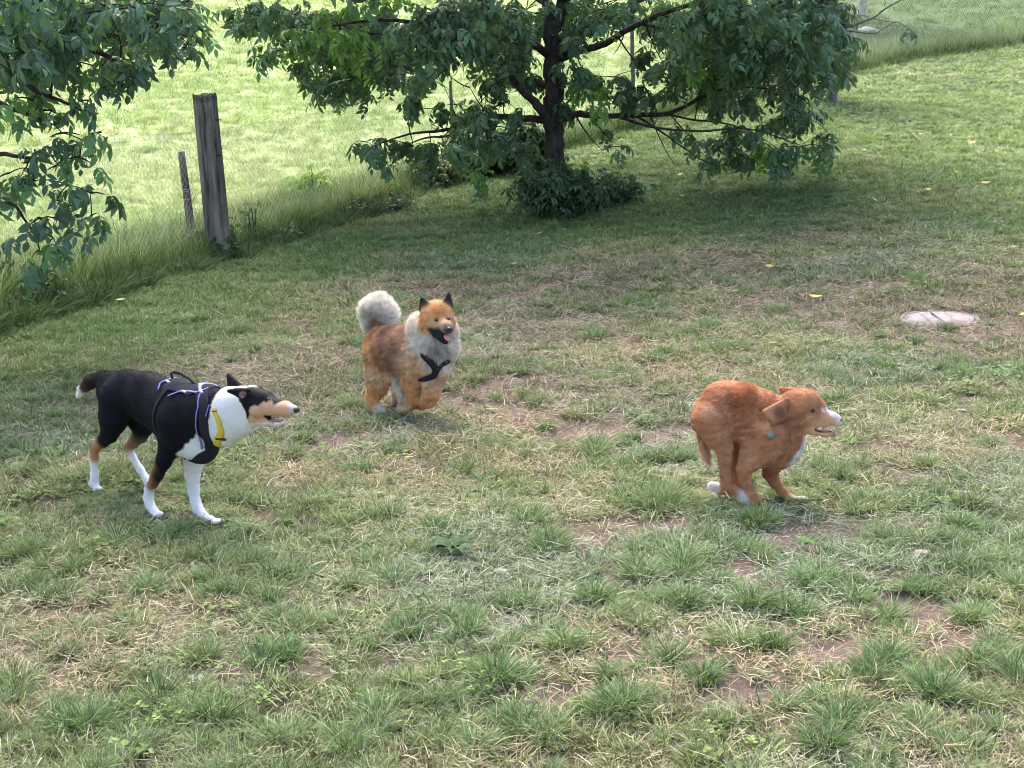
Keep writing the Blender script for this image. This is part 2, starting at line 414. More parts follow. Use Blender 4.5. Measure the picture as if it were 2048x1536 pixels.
P = []; RT_ = []; SL = []; TI = []; ID = []
FEET = np.array([G(a, b)[:2] for a, b in ((191, 985), (300, 974), (316, 1030), (430, 1046), (1494, 1006), (1512, 1008), (1600, 1006), (1430, 985), (755, 824), (808, 822), (840, 822))])
MAN = G(1878, 638)
def put(x, y, idx, sc, tint, zs=1.0, tilt=.12, sink=0.0):
    k = np.hypot(x - MAN[0], y - MAN[1]) > .27
    x, y = x[k], y[k]; sel = lambda a: a[k] if np.ndim(a) >= 1 and len(a) == len(k) and np.shape(a) != (3,) else a
    idx, sc, tint, zs = sel(idx), sel(sc), sel(tint), sel(zs)
    fd = np.min(np.hypot(x[:, None] - FEET[:, 0], y[:, None] + .05 - FEET[:, 1]), axis=1); zs = np.broadcast_to(zs, x.shape) * (.45 + .55 * sstep(.05, .22, fd))
    n = len(x)
    if not n: return
    z = terrain(x, y) - sink
    P.append(np.stack([x, y, z], -1)); RT_.append(np.stack([RNG.normal(0, tilt, n), RNG.normal(0, tilt, n), RNG.uniform(0, 6.283, n)], -1))
    sc = np.broadcast_to(sc, (n,)); SL.append(np.stack([sc, sc, sc * np.broadcast_to(zs, (n,))], -1)); TI.append(np.broadcast_to(tint, (n, 3))); ID.append(np.broadcast_to(idx, (n,)))
def keep(x, y, prob):
    k = RNG.uniform(0, 1, len(x)) < prob; return x[k], y[k], k
def sub(Z, k): return {a: b[k] for a, b in Z.items()}

for (d0, d1, dens, big) in ((3.0, 6.5, 900, 1.0), (6.5, 10, 560, 1.2), (10, 15, 330, 1.5), (15, 22, 150, 2.0), (22, 34, 50, 2.8)):
    x, y = area_pts(dens, d0, d1, .8); Z = zones(x, y)
    pr = (1 - Z['bare'] * .80) * (.50 + .5 * sstep(.3, .6, Z['n3']) + .3 * Z['green']) * (1 - Z['meadow'])
    x, y, k = keep(x, y, pr); Z = sub(Z, k)
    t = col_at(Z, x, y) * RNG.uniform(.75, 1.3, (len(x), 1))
    ch = RNG.uniform(0, 1, len(x)); near = d0 < 10
    straw_p = .20 + .42 * Z['dry'] - .12 * Z['green']
    clov = (vnoise(x, y, 1.7, 91, 2) > .66) & (RNG.uniform(0, 1, len(x)) < .04)
    idx = np.where(ch < straw_p, RNG.randint(6, 9, len(x)), RNG.randint(0, 3, len(x)))
    idx = np.where(clov & (Z['green'] < .6), 9, idx)
    idx = np.where((Z['bare'] > .4) & (ch < .7), RNG.randint(6, 9, len(x)), idx)
    sc = big * RNG.uniform(.75, 1.35, len(x)) * (1 - .2 * Z['green'])
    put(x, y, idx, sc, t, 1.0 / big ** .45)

def clumps(x, y, s, dark=.5):
    """a clump: several blades-tufts gathered round one root"""
    x = np.asarray(x, float); y = np.asarray(y, float); s = np.broadcast_to(s, x.shape)
    for k in range(3):
        xx = x + RNG.normal(0, .028, len(x)) * s; yy = y + RNG.normal(0, .022, len(x)) * s
        t = mix(GREENS['mid'], GREENS['dark'], np.clip(RNG.normal(dark, .3, len(x)), 0, 1)); t = mix(t, GREENS['blue'], RNG.uniform(0, .6, len(x)))
        put(xx, yy, RNG.randint(3, 6, len(x)), s * RNG.uniform(.65, 1.05, len(x)), t * RNG.uniform(.8, 1.25, (len(x), 1)), 1, .1)
for (d0, d1, dens, s0) in ((3.0, 6.5, 75, 1.0), (6.5, 11, 48, 1.0), (11, 15, 14, 1.1)):
    x, y = area_pts(dens, d0, d1, .8); Z = zones(x, y)
    x, y, k = keep(x, y, (1 - Z['bare']) * (1 - Z['green'] * .8) * (1 - Z['meadow']) * (.25 + .75 * sstep(.42, .6, vnoise(x, y, 1.6, 101, 2))))
    clumps(x, y, (.35 + .6 * RNG.uniform(0, 1, len(x)) ** 1.6) * s0, .35)
CL = [(570, 1310), (545, 1330), (385, 1430), (430, 1440), (150, 1475), (175, 1460), (1015, 1365), (1000, 1350), (1050, 1455), (1030, 1440), (260, 1425), (1660, 1455), (1700, 1460), (1890, 1400), (1860, 1385),
      (1310, 1010), (1340, 1015), (1510, 1050), (1690, 800), (1100, 1100), (790, 1165), (940, 1270), (1240, 1410), (1200, 1430), (960, 1500), (1650, 1500), (1480, 1210), (1540, 1215), (1690, 1170), (1620, 1165), (1600, 1230), (1420, 1360),
      (2010, 1360), (1980, 1330), (1780, 1320), (1800, 1330), (1930, 1240), (60, 1170), (100, 1200), (290, 1180), (560, 1160), (480, 1190), (700, 1180), (1050, 1210), (1180, 1200), (1400, 1130), (1330, 1330), (1080, 1050), (330, 1080),
      (1240, 990), (880, 1060), (950, 890), (800, 900), (730, 940), (1080, 860), (1190, 900), (1930, 1060), (1760, 1080), (1850, 1180), (700, 690), (1310, 620), (1500, 650), (1690, 960), (1330, 1000), (1290, 1020), (1730, 1370), (720, 1490), (760, 1440), (900, 1400), (1560, 1300), (1500, 1290)]
cp = np.array([G(a, b)[:2] for a, b in CL]); clumps(cp[:, 0], cp[:, 1], RNG.uniform(.8, 1.15, len(cp)), .7)
for (d0, d1, dens) in ((3.0, 6.5, 130), (6.5, 11, 90), (11, 15, 30)):
    x, y = area_pts(dens, d0, d1, .8); Z = zones(x, y)
    x, y, k = keep(x, y, (1 - Z['bare'] * .8) * (1 - Z['green'] * .9) * (1 - Z['meadow']) * (.2 + .8 * sstep(.4, .65, vnoise(x, y, 1.9, 111, 2))))
    put(x, y, RNG.randint(11, 13, len(x)), RNG.uniform(.4, .95, len(x)), np.array((.13, .165, .08)) * RNG.uniform(.8, 1.3, (len(x), 1)), 1, .3)
tag(scatter('lawn_grass', np.concatenate(P), np.concatenate(RT_), np.concatenate(SL), np.concatenate(TI), np.concatenate(ID), TK),
    'patchy short lawn of green tufts and dry straw coloured blades', 'grass', kind='stuff')

# tall grass along the fence
TG = [tuft(42, .09, .18, .42, .006, .30, .16, .16, .5, 4), tuft(36, .08, .15, .36, .007, .4, .22, .06, .5, 4), tuft(18, .08, .30, .55, .004, .25, .10, .6, .4, 4), tuft(40, .08, .12, .28, .007, .7, .30, .15, .5, 3)]
P = []; RT_ = []; SL = []; TI = []; ID = []
yy = 8.2 + 26 * RNG.uniform(0, 1, 4600) ** 1.35; bb = RNG.normal(.28, .40, len(yy)); xx = fence_x(yy) - bb * np.sqrt(1 + (fence_x(yy + .5) - fence_x(yy - .5)) ** 2)
k = (np.abs(xx) < yy * .4 + 1.2) & (bb > -.3); xx = xx[k]; yy = yy[k]; bb = bb[k]
t = mix((.12, .18, .058), (.19, .24, .09), RNG.uniform(0, 1, len(xx))); t = mix(t, (.045, .085, .03), sstep(.22, -.12, bb) * .9)
put(xx, yy, np.where(bb < 0.0, 3, RNG.choice([0, 1, 2, 0, 1, 3], len(xx))), RNG.uniform(.55, 1.05, len(xx)) * (1 + .35 * sstep(14, 9, yy)), t * RNG.uniform(.8, 1.25, (len(xx), 1)), 1, .12)
tag(scatter('tall_grass', np.concatenate(P), np.concatenate(RT_), np.concatenate(SL), np.concatenate(TI), np.concatenate(ID), TG),
    'band of tall unmown grass with seed stalks along the wire fence', 'tall grass', kind='stuff')

# the bright meadow beyond the fence
_S = STRAW.copy(); STRAW = np.array([1.45, 1.15, 1.5])
MG = [tuft(46, .10, .04, .12, .008, .8, .35, .15, .25, 2), tuft(40, .11, .04, .11, .009, 1.0, .4, .3, .25, 2), tuft(36, .10, .06, .16, .008, .6, .3, .35, .25, 2)]
STRAW = _S
P = []; RT_ = []; SL = []; TI = []; ID = []
for (d0, d1, dens, big) in ((9, 20, 60, .9), (20, 32, 34, 1.2), (32, 60, 12, 1.9)):
    x, y = area_pts(dens, d0, d1, 1.0); b = beyond(x, y); x, y, k = keep(x, y, sstep(.1, .9, b))
    n1 = vnoise(x * .5, y * 1.4, .5, 121, 3); n2 = vnoise(x * .4, y, 1.4, 131, 2)
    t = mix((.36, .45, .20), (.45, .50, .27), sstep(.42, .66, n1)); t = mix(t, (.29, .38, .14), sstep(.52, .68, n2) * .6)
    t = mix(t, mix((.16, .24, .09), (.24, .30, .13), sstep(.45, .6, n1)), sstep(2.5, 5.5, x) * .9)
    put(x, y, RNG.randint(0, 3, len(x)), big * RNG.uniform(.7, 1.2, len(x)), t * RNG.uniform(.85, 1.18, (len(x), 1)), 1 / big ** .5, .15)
tag(scatter('meadow_grass', np.concatenate(P), np.concatenate(RT_), np.concatenate(SL), np.concatenate(TI), np.concatenate(ID), MG),
    'bright yellow green meadow grass rising beyond the wire fence', 'meadow', kind='stuff')
# ------------------------------------------------------------------ implicit bodies: one continuous skin per dog
def surface_nets(D, org, h):
    s = D < 0
    nx, ny, nz = D.shape
    c = np.zeros((nx - 1, ny - 1, nz - 1), np.int8)
    for i in (0, 1):
        for j in (0, 1):
            for k in (0, 1): c += s[i:nx - 1 + i, j:ny - 1 + j, k:nz - 1 + k]
    act = (c > 0) & (c < 8); idx = np.argwhere(act); vid = np.full(act.shape, -1, np.int64); vid[act] = np.arange(len(idx))
    acc = np.zeros((len(idx), 3)); cnt = np.zeros(len(idx))
    cor = [(i, j, k) for i in (0, 1) for j in (0, 1) for k in (0, 1)]
    val = {q: D[idx[:, 0] + q[0], idx[:, 1] + q[1], idx[:, 2] + q[2]] for q in cor}
    for a in cor:
        for ax in range(3):
            if a[ax] == 0:
                b = list(a); b[ax] = 1; b = tuple(b)
                va, vb = val[a], val[b]; mk = (va < 0) != (vb < 0)
                t = np.where(mk, va / np.where(mk, va - vb, 1), 0)
                p = np.array(a, float)[None] + 0 * acc; p[:, ax] += t
                acc += p * mk[:, None]; cnt += mk
    V = (idx + acc / cnt[:, None]) * h + org
    F = []
    for ax in range(3):
        u, v = (ax + 1) % 3, (ax + 2) % 3
        A = np.take(s, range(0, s.shape[ax] - 1), ax); B = np.take(s, range(1, s.shape[ax]), ax)
        e = np.argwhere(A != B); e = e[(e[:, u] > 0) & (e[:, v] > 0) & (e[:, u] < s.shape[u] - 1) & (e[:, v] < s.shape[v] - 1)]
        def cell(du, dv):
            q = e.copy(); q[:, u] += du; q[:, v] += dv; return vid[q[:, 0], q[:, 1], q[:, 2]]
        f = np.stack([cell(-1, -1), cell(0, -1), cell(0, 0), cell(-1, 0)], -1)
        ins = A[e[:, 0], e[:, 1], e[:, 2]]
        f[~ins] = f[~ins][:, ::-1]; F.append(f)
    return V, np.concatenate(F)

def relax(V, F, it=2, lam=.5):
    E_ = np.concatenate([F[:, [0, 1]], F[:, [1, 2]], F[:, [2, 3]], F[:, [3, 0]]]); n = len(V)
    cn = np.bincount(E_[:, 0], minlength=n) + np.bincount(E_[:, 1], minlength=n) + 1e-9
    for _ in range(it):
        S = np.stack([np.bincount(E_[:, 0], V[E_[:, 1], k], n) + np.bincount(E_[:, 1], V[E_[:, 0], k], n) for k in range(3)], -1) / cn[:, None]
        V = V + (S - V) * lam
    return V

def vnormals(V, F):
    N = np.cross(V[F[:, 2]] - V[F[:, 0]], V[F[:, 3]] - V[F[:, 1]]); out = np.zeros_like(V)
    for k in range(4):
        for a in range(3): out[:, a] += np.bincount(F[:, k], N[:, a], len(V))
    return out / (np.linalg.norm(out, axis=1)[:, None] + 1e-12)

def d_cap(X, Y, Z, a, b, ra, rb, sy=1.0):
    ab = [b[i] - a[i] for i in range(3)]
    yy = (ab[1]) / sy
    L2 = ab[0] ** 2 + yy ** 2 + ab[2] ** 2 + 1e-9
    px = X - a[0]; py = (Y - a[1]) / sy; pz = Z - a[2]
    t = np.clip((px * ab[0] + py * yy + pz * ab[2]) / L2, 0, 1)
    return np.sqrt((px - t * ab[0]) ** 2 + (py - t * yy) ** 2 + (pz - t * ab[2]) ** 2) - (ra + t * (rb - ra))

def d_ell(X, Y, Z, c, r):
    q = np.sqrt(((X - c[0]) / r[0]) ** 2 + ((Y - c[1]) / r[1]) ** 2 + ((Z - c[2]) / r[2]) ** 2)
    return (q - 1) * min(r)

def d_tri(X, Y, Z, a, b, c, th):
    P_ = np.stack([X, Y, Z], -1); a, b, c = (np.asarray(v, float) for v in (a, b, c))
    ba = b - a; cb = c - b; ac = a - c; nor = np.cross(ba, ac)
    pa = P_ - a; pb = P_ - b; pc = P_ - c
    dot = lambda u, v: (u * v).sum(-1)
    ins = (np.sign(dot(np.cross(ba, nor), pa)) + np.sign(dot(np.cross(cb, nor), pb)) + np.sign(dot(np.cross(ac, nor), pc))) < 2
    def seg(p, e):
        t = np.clip(dot(p, e) / dot(e, e), 0, 1); q = p - t[..., None] * e; return dot(q, q)
    dd = np.where(ins, np.minimum(np.minimum(seg(pa, ba), seg(pb, cb)), seg(pc, ac)), dot(pa, nor) ** 2 / dot(nor, nor))
    return np.sqrt(dd) - th

def smin(a, b, k):
    h = np.clip(.5 + .5 * (b - a) / k, 0, 1); return b * (1 - h) + a * h - k * h * (1 - h)

class Dog:
    def __init__(s, name, label, origin, heading):
        s.th = math.radians(heading); s.h = np.array([math.cos(s.th), math.sin(s.th), 0]); s.l = np.array([-math.sin(s.th), math.cos(s.th), 0])
        s.o = np.array(origin, float); s.groups = []; s.cuts = []; s.name = name
        s.root = empty(name, s.o, s.th); tag(s.root, label, 'dog')
    def T(s, px, py, lat):                     # traced point on the plane at lateral offset lat, in the dog's own frame
        d = ray(px, py); t = (lat - (CAM - s.o) @ s.l) / (d @ s.l); p = CAM + d * t - s.o
        return np.array([p @ s.h, lat, p[2]])
    def Y(s, px, py, dy):                      # traced point at depth offset dy, in the dog's own frame
        p = PT(px, py, s.o[1] + dy) - s.o
        return np.array([p @ s.h, p @ s.l, p[2]])
    def pt(s, a): return s.Y(*a[:3]) if getattr(s, 'bydepth', False) else s.T(*a[:3])
    def chain(s, pts, k=.02, sy=1.0, fur=1.0, lift=.25, flow=(-1, 0, -.6), kg=.03, leg=False):
        """pts: (px, py, offset, radius, colour)"""
        pr = []; q = [(s.pt(p), p[3], np.array(p[4])) for p in pts]
        if len(q) == 1: q = q * 2
        for a, b in zip(q[:-1], q[1:]): pr.append(('c', a[0], b[0], a[1], b[1], sy, (a[2], b[2]), fur, lift, np.array(flow, float)))
        s.groups.append((pr, k, kg, leg))
    def tri(s, a, b, c, th, col, fur=.3, k=.006, kg=.008):
        s.groups.append(([('t', s.pt(a), s.pt(b), s.pt(c), th, 0, (np.array(col),) * 2, fur, .1, np.array([-1., 0, -.3]))], k, kg, False))
    def prim(s, p, X, Y, Z):
        if p[0] == 'c': return d_cap(X, Y, Z, p[1], p[2], p[3], p[4], p[5])
        return d_tri(X, Y, Z, p[1], p[2], p[3], p[4])
    def sdf(s, X, Y, Z):
        D = None; legs = []
        for pr, k, kg, leg in s.groups:
            g = None
            for p in pr:
                d = s.prim(p, X, Y, Z); g = d if g is None else smin(g, d, k)
            if leg:
                if len(pr) > 2: legs.append((g, kg))
                else: legs[-1] = (smin(legs[-1][0], g, kg), legs[-1][1])
            else: D = g if D is None else smin(D, g, kg)
        T0 = D
        for g, kg in legs: D = np.minimum(D, smin(T0, g, kg))
        for (c, r) in s.cuts: D = np.maximum(D, -d_ell(X, Y, Z, c, r))
        return D
    def build(s, h=.0055, paint=None, mat=None):
        pts = np.array([q for pr, *_ in s.groups for p in pr for q in ((p[1], p[2]) if p[0] == 'c' else (p[1], p[2], p[3]))])
        rr = np.array([v for pr, *_ in s.groups for p in pr for v in ((p[3], p[4]) if p[0] == 'c' else (p[4],) * 3)])
        lo = (pts - rr[:, None]).min(0) - 3 * h; hi = (pts + rr[:, None]).max(0) + 3 * h
        ax = [np.arange(lo[i], hi[i], h, dtype=np.float32) for i in range(3)]
        X, Y, Z = np.meshgrid(*ax, indexing='ij'); s.grid = (X, Y, Z, lo, h)
        s.D = s.sdf(X, Y, Z)
        V, F = surface_nets(s.D, lo, h); V = relax(V, F, 2, .5); N = vnormals(V, F)
        prims = [p for pr, *_ in s.groups for p in pr]
        C = np.zeros_like(V); W = np.zeros(len(V)); fl = np.zeros(len(V)); li = np.zeros(len(V)); flow = np.zeros_like(V)
        ds = []
        for p in prims: ds.append(s.prim(p, V[:, 0], V[:, 1], V[:, 2]))
        ds = np.array(ds); dm = ds.min(0)
        tri = np.array([p[0] == 't' for p in prims]); s.ear = (ds[tri].min(0) < dm + .002) if tri.any() else np.zeros(len(V), bool)
        for p, d in zip(prims, ds):
            wt = np.exp(-(d - dm) / .006)
            if p[0] == 'c':
                ab = p[2] - p[1]; t = np.clip(((V - p[1]) @ ab) / (ab @ ab + 1e-9), 0, 1)[:, None]; c = p[6][0] * (1 - t) + p[6][1] * t
            else: c = p[6][0][None]
            C += c * wt[:, None]; W += wt; fl += wt * p[7]; li += wt * p[8]; flow += wt[:, None] * p[9]
        C /= W[:, None]; fl /= W; li /= W; flow /= W[:, None]
        if paint: C, fl = paint(s, V, N, C, fl)
        s.V, s.F, s.N, s.C, s.fl, s.li, s.flow = V, F, N, C, fl, li, flow
        s.body = obj('body', np_mesh('body', V, F, True, mat=mat, vcols={'fcol': np.clip(C, 0, 1)}), s.root)
        return s.body
    def shell(s, name, region, t0, t1, mat, bare=.002):
        """a worn strap: the layer between t0 and t1 above the skin, inside region (a distance field on the grid)"""
        X, Y, Z, lo, h = s.grid
        near = np.argwhere((region(X, Y, Z) < .012) & (s.D < t1 + .012) & (s.D > t0 - .012))
        a, b = near.min(0), near.max(0) + 1; Ds = s.D[a[0]:b[0], a[1]:b[1], a[2]:b[2]]
        for ax in range(3):                                    # twice as fine a grid for the thin layer
            mid = (np.take(Ds, range(0, Ds.shape[ax] - 1), ax) + np.take(Ds, range(1, Ds.shape[ax]), ax)) / 2
            sh = list(Ds.shape); sh[ax] = sh[ax] * 2 - 1; E2 = np.empty(sh, Ds.dtype); sl = [slice(None)] * 3
            sl[ax] = slice(0, None, 2); E2[tuple(sl)] = Ds; sl[ax] = slice(1, None, 2); E2[tuple(sl)] = mid; Ds = E2
        lo = lo + a * h; h = h / 2; X, Y, Z = np.meshgrid(*[lo[i] + np.arange(Ds.shape[i]) * h for i in range(3)], indexing='ij')
        D = np.maximum(np.maximum(Ds - t1, t0 - Ds), region(X, Y, Z))
        s.fl = np.where(region(s.V[:, 0], s.V[:, 1], s.V[:, 2]) < bare, 0, s.fl)
        V, F = surface_nets(D, lo, h)
        if not len(V): return None
        V = relax(V, F, 4, .5)
        return obj(name, np_mesh(name, V, F, True, mat=mat), s.root)
    def fur(s, n, length, rad, rng, mat, name='fur', jit=.25, droop=.25, cvar=.18, segs=4, dens=None, streak=.35):
        V, F, N = s.V, s.F, s.N
        A = np.linalg.norm(np.cross(V[F[:, 2]] - V[F[:, 0]], V[F[:, 3]] - V[F[:, 1]]), axis=1)
        w_ = A * (1.0 if dens is None else dens(s)[F[:, 0]]); w_ = w_ * (s.fl[F[:, 0]] > .02)
        f = rng.choice(len(F), n, p=w_ / w_.sum()); u = rng.uniform(0, 1, (n, 2, 1))
        bl = lambda a: (a[F[f, 0]] * (1 - u[:, 0]) + a[F[f, 1]] * u[:, 0]) * (1 - u[:, 1]) + (a[F[f, 3]] * (1 - u[:, 0]) + a[F[f, 2]] * u[:, 0]) * u[:, 1]
        P0 = bl(V); Nn = bl(N); Nn /= np.linalg.norm(Nn, axis=1)[:, None] + 1e-9
        cc = bl(s.C); ln = bl(s.fl[:, None])[:, 0] * length * rng.uniform(.6, 1.2, n); lf = bl(s.li[:, None])
        fw = bl(s.flow); 
        cl = np.stack([vnoise(P0[:, 0] * 1 + P0[:, 1] * 2, P0[:, 2], 28, 7 + q, 2) - .5 for q in range(3)], -1)     # clumping
        fw = fw + cl * 1.3
        tg = fw - Nn * (fw * Nn).sum(1)[:, None]; tg /= np.linalg.norm(tg, axis=1)[:, None] + 1e-9
        d = tg * (1 - lf) + Nn * lf + rng.normal(0, jit * .5, (n, 3)); d /= np.linalg.norm(d, axis=1)[:, None]
        pts = np.zeros((n, segs, 3)); p = P0 - Nn * .001; st = (ln / (segs - 1))[:, None]
        for i in range(segs):
            pts[:, i] = p; p = p + d * st; d = d + tg * .12 + np.array([0, 0, -droop]) * (i / segs); d /= np.linalg.norm(d, axis=1)[:, None]
        cv = bpy.data.hair_curves.new(name); cv.add_curves([segs] * n)
        cv.attributes['position'].data.foreach_set('vector', pts.astype(np.float32).ravel())
        ra = cv.attributes.get('radius') or cv.attributes.new('radius', 'FLOAT', 'POINT')
        R_ = np.tile(np.array([1, .9, .7, .25])[:segs] * rad, (n, 1)); ra.data.foreach_set('value', R_.astype(np.float32).ravel())
        tc = cv.attributes.new('fcol', 'FLOAT_COLOR', 'CURVE')
        q = np.ones((n, 4), np.float32); lock = (1 + (vnoise(P0[:, 0] + P0[:, 1], P0[:, 2], 60, 3, 2) - .5) * 2 * cvar * 1.3) * (1 + streak * 2 * (vnoise((P0[:, 0] + P0[:, 1]) * .30 + P0[:, 2] * .12, P0[:, 2] - P0[:, 0] * .35, 75, 13, 2) - .5))
        q[:, :3] = np.clip(cc * (lock * rng.uniform(1 - cvar * 1.5, 1 + cvar * 1.7, n))[:, None], 0, 1); tc.data.foreach_set('color', q.ravel())
        cv.materials.append(mat)
        return tag(obj(name, cv, s.root), kind='stuff')

def fur_mat(name, rough=.55, sheen=.2, trans=.35):
    mt, n, out = new_mat(name)
    a = n.nodes.new('ShaderNodeAttribute'); a.attribute_name = 'fcol'
    p = n.nodes.new('ShaderNodeBsdfPrincipled'); p.inputs['Roughness'].default_value = rough; p.inputs['Specular IOR Level'].default_value = .22
    n.links.new(a.outputs['Color'], p.inputs['Base Color'])
    p.inputs['Sheen Weight'].default_value = sheen; p.inputs['Sheen Roughness'].default_value = .5
    tr = n.nodes.new('ShaderNodeBsdfTranslucent'); n.links.new(a.outputs['Color'], tr.inputs['Color'])
    ms = n.nodes.new('ShaderNodeMixShader'); ms.inputs[0].default_value = trans
    n.links.new(p.outputs[0], ms.inputs[1]); n.links.new(tr.outputs[0], ms.inputs[2]); n.links.new(ms.outputs[0], out.inputs[0]); return mt
M_FUR = fur_mat('dog_fur'); M_COAT = fur_mat('dog_coat', .6, 0, .15); M_COAT.node_tree.nodes['Principled BSDF'].inputs['Specular IOR Level'].default_value = .1
M_NOSE = plain('wet_nose', (.018, .016, .018), .35); M_EYE = plain('dark_eye', (.02, .012, .008), .08); M_TONGUE = plain('tongue', (.55, .20, .22), .35)
M_TEETH = plain('teeth', (.75, .70, .62), .3); M_MOUTH = plain('mouth_skin', (.09, .03, .035), .4)

def blob(name, dog, c, r, mat, rot=None, seg=16):
    me = bpy.data.meshes.new(name); bm = bmesh.new(); bmesh.ops.create_uvsphere(bm, u_segments=seg, v_segments=max(8, seg // 2), radius=1)
    bm.to_mesh(me); bm.free(); me.polygons.foreach_set('use_smooth', [True] * len(me.polygons)); me.materials.append(mat)
    o = obj(name, me, dog.root, c); o.scale = r
    if rot is not None: o.rotation_euler = rot
    return o
import bmesh

def poly_mask(poly, x, z):
    ins = np.zeros(x.shape, bool); n = len(poly)
    for i in range(n):
        x1, z1 = poly[i]; x2, z2 = poly[(i + 1) % n]
        c = ((z1 > z) != (z2 > z)) & (x < (x2 - x1) * (z - z1) / (z2 - z1 + 1e-12) + x1); ins ^= c
    return ins
def poly_dist(poly, x, z):
    d = np.full(x.shape, 1e9); n = len(poly)
    for i in range(n):
        a = poly[i]; b = poly[(i + 1) % n]; ex, ez = b[0] - a[0], b[1] - a[1]
        t = np.clip(((x - a[0]) * ex + (z - a[1]) * ez) / (ex * ex + ez * ez + 1e-12), 0, 1)
        d = np.minimum(d, np.hypot(x - a[0] - t * ex, z - a[1] - t * ez))
    return np.where(poly_mask(poly, x, z), -d, d)
def polyline(line, x, z):
    d = np.full(x.shape, 1e9)
    for a, b in zip(line[:-1], line[1:]):
        ex, ez = b[0] - a[0], b[1] - a[1]; t = np.clip(((x - a[0]) * ex + (z - a[1]) * ez) / (ex * ex + ez * ez + 1e-12), 0, 1)
        d = np.minimum(d, np.hypot(x - a[0] - t * ex, z - a[1] - t * ez))
    return d
def paint_poly(dog, lat, poly, V, C, col, soft=.004, wob=.005):
    pl = [dog.T(a, b, lat)[[0, 2]] for a, b in poly]
    x = V[:, 0] + (vnoise(V[:, 0], V[:, 2], 60, 3, 2) - .5) * wob * 2; z = V[:, 2] + (vnoise(V[:, 0], V[:, 2], 60, 9, 2) - .5) * wob * 2
    t = sstep(soft, -soft, poly_dist(pl, x, z)); return C * (1 - t[:, None]) + np.asarray(col) * t[:, None]

# ================================================================== tricolour smooth dog in a harness (left)
BK = (.009, .0085, .012); WH = (.80, .77, .76); TN = (.42, .20, .10); TNL = (.62, .36, .22); GRY = (.30, .28, .30)
_r = ray(268, 1000); g0 = CAM - _r * (H0 / _r[2]); g0[2] = 0
d1 = Dog('tricolour_dog', 'black, white and tan short haired dog wearing a dark harness and a yellow collar', (g0[0], g0[1], 0.0), -43)
S1 = .74
d1.chain([(228, 784, 0, .088, BK), (262, 786, 0, .094, BK), (300, 798, 0, .108, BK), (352, 826, 0, .130, BK), (385, 860, 0, .118, BK), (402, 885, 0, .080, BK)], .03, S1)
d1.chain([(392, 822, 0, .105, BK), (414, 826, 0, .100, BK), (418, 827, 0, .099, WH), (430, 830, 0, .096, WH), (462, 817, 0, .077, WH), (486, 806, 0, .064, WH)], .03, .80, kg=.05, fur=1.1)
d1.chain([(480, 806, 0, .050, BK), (508, 800, 0, .052, BK), (531, 800, 0, .036, BK)], .02, .95, kg=.02, fur=.4)
d1.chain([(518, 812, 0, .042, BK), (545, 814, 0, .035, TNL), (572, 818, 0, .0275, GRY), (588, 819, 0, .017, GRY)], .015, .90, kg=.02, fur=.3)
d1.chain([(508, 826, 0, .034, TNL), (530, 840, 0, .019, TNL), (556, 845, 0, .0125, WH), (573, 842, 0, .009, (.25, .1, .1))], .012, .95, kg=.012, fur=.2)
d1.chain([(515, 820, -.026, .026, TNL)], .01, 1, kg=.02, fur=.3); d1.chain([(515, 820, .026, .026, TNL)], .01, 1, kg=.02, fur=.3)
d1.chain([(506, 832, 0, .036, TNL), (488, 842, 0, .044, WH), (452, 862, 0, .060, WH)], .03, .85, kg=.04)
# ears
d1.tri((498, 781, -.046), (484, 797, -.066), (457, 782, -.088), .0055, BK); d1.tri((498, 781, -.046), (478, 777, -.058), (457, 782, -.088), .006, BK)
d1.tri((487, 776, .028), (458, 778, .055), (455, 750, .062), .0055, BK); d1.tri((487, 776, .028), (468, 760, .05), (457, 748, .062), .006, BK)
# tail
d1.chain([(228, 762, 0, .030, BK), (205, 756, 0, .030, BK), (182, 763, 0, .029, (.05, .02, .015)), (172, 772, 0, .022, (.10, .05, .04)), (165, 779, 0, .019, WH), (156, 794, 0, .007, WH)], .012, 1, fur=1.8, flow=(-1, 0, .1))
# hind legs
d1.chain([(232, 800, -.045, .084, BK), (226, 838, -.060, .066, BK), (219, 866, -.066, .040, BK), (208, 880, -.070, .026, BK), (203, 885, -.070, .024, TN), (190, 896, -.070, .019, TN), (189, 915, -.070, .0165, TN), (188, 925, -.070, .0165, WH), (189, 952, -.070, .018, WH), (188, 968, -.070, .021, WH), (194, 978, -.075, .018, WH)], .016, .8, leg=True)
d1.chain([(262, 805, .045, .080, BK), (284, 852, .055, .050, BK), (281, 868, .060, .034, (.12, .08, .06)), (268, 884, .06, .025, (.30, .18, .13)), (256, 894, .06, .0185, TN), (266, 915, .06, .0155, WH), (280, 938, .06, .0155, WH), (294, 960, .06, .018, WH), (300, 972, .055, .019, WH)], .014, .85, leg=True)
# front legs
d1.chain([(350, 842, -.055, .085, BK), (342, 885, -.070, .055, BK), (328, 920, -.078, .034, BK), (316, 948, -.080, .0245, BK), (307, 968, -.080, .0205, (.12, .06, .04))], .016, .8, leg=True)
d1.chain([(318, 930, -.078, .020, TN), (308, 955, -.080, .016, TN), (303, 970, -.080, .017, TN), (299, 978, -.080, .0195, WH), (296, 996, -.080, .0190, WH), (301, 1012, -.080, .0175, WH), (309, 1024, -.082, .018, WH), (316, 1028, -.084, .012, WH)], .010, 1, kg=.012, leg=True)
d1.chain([(392, 885, .035, .060, WH), (388, 925, .045, .038, WH), (385, 950, .045, .030, WH), (387, 980, .045, .0225, WH), (391, 1004, .042, .0200, WH), (396, 1018, .040, .0205, WH), (408, 1034, .036, .019, WH), (420, 1042, .030, .020, WH), (431, 1042, .028, .013, WH)], .014, .95, leg=True)
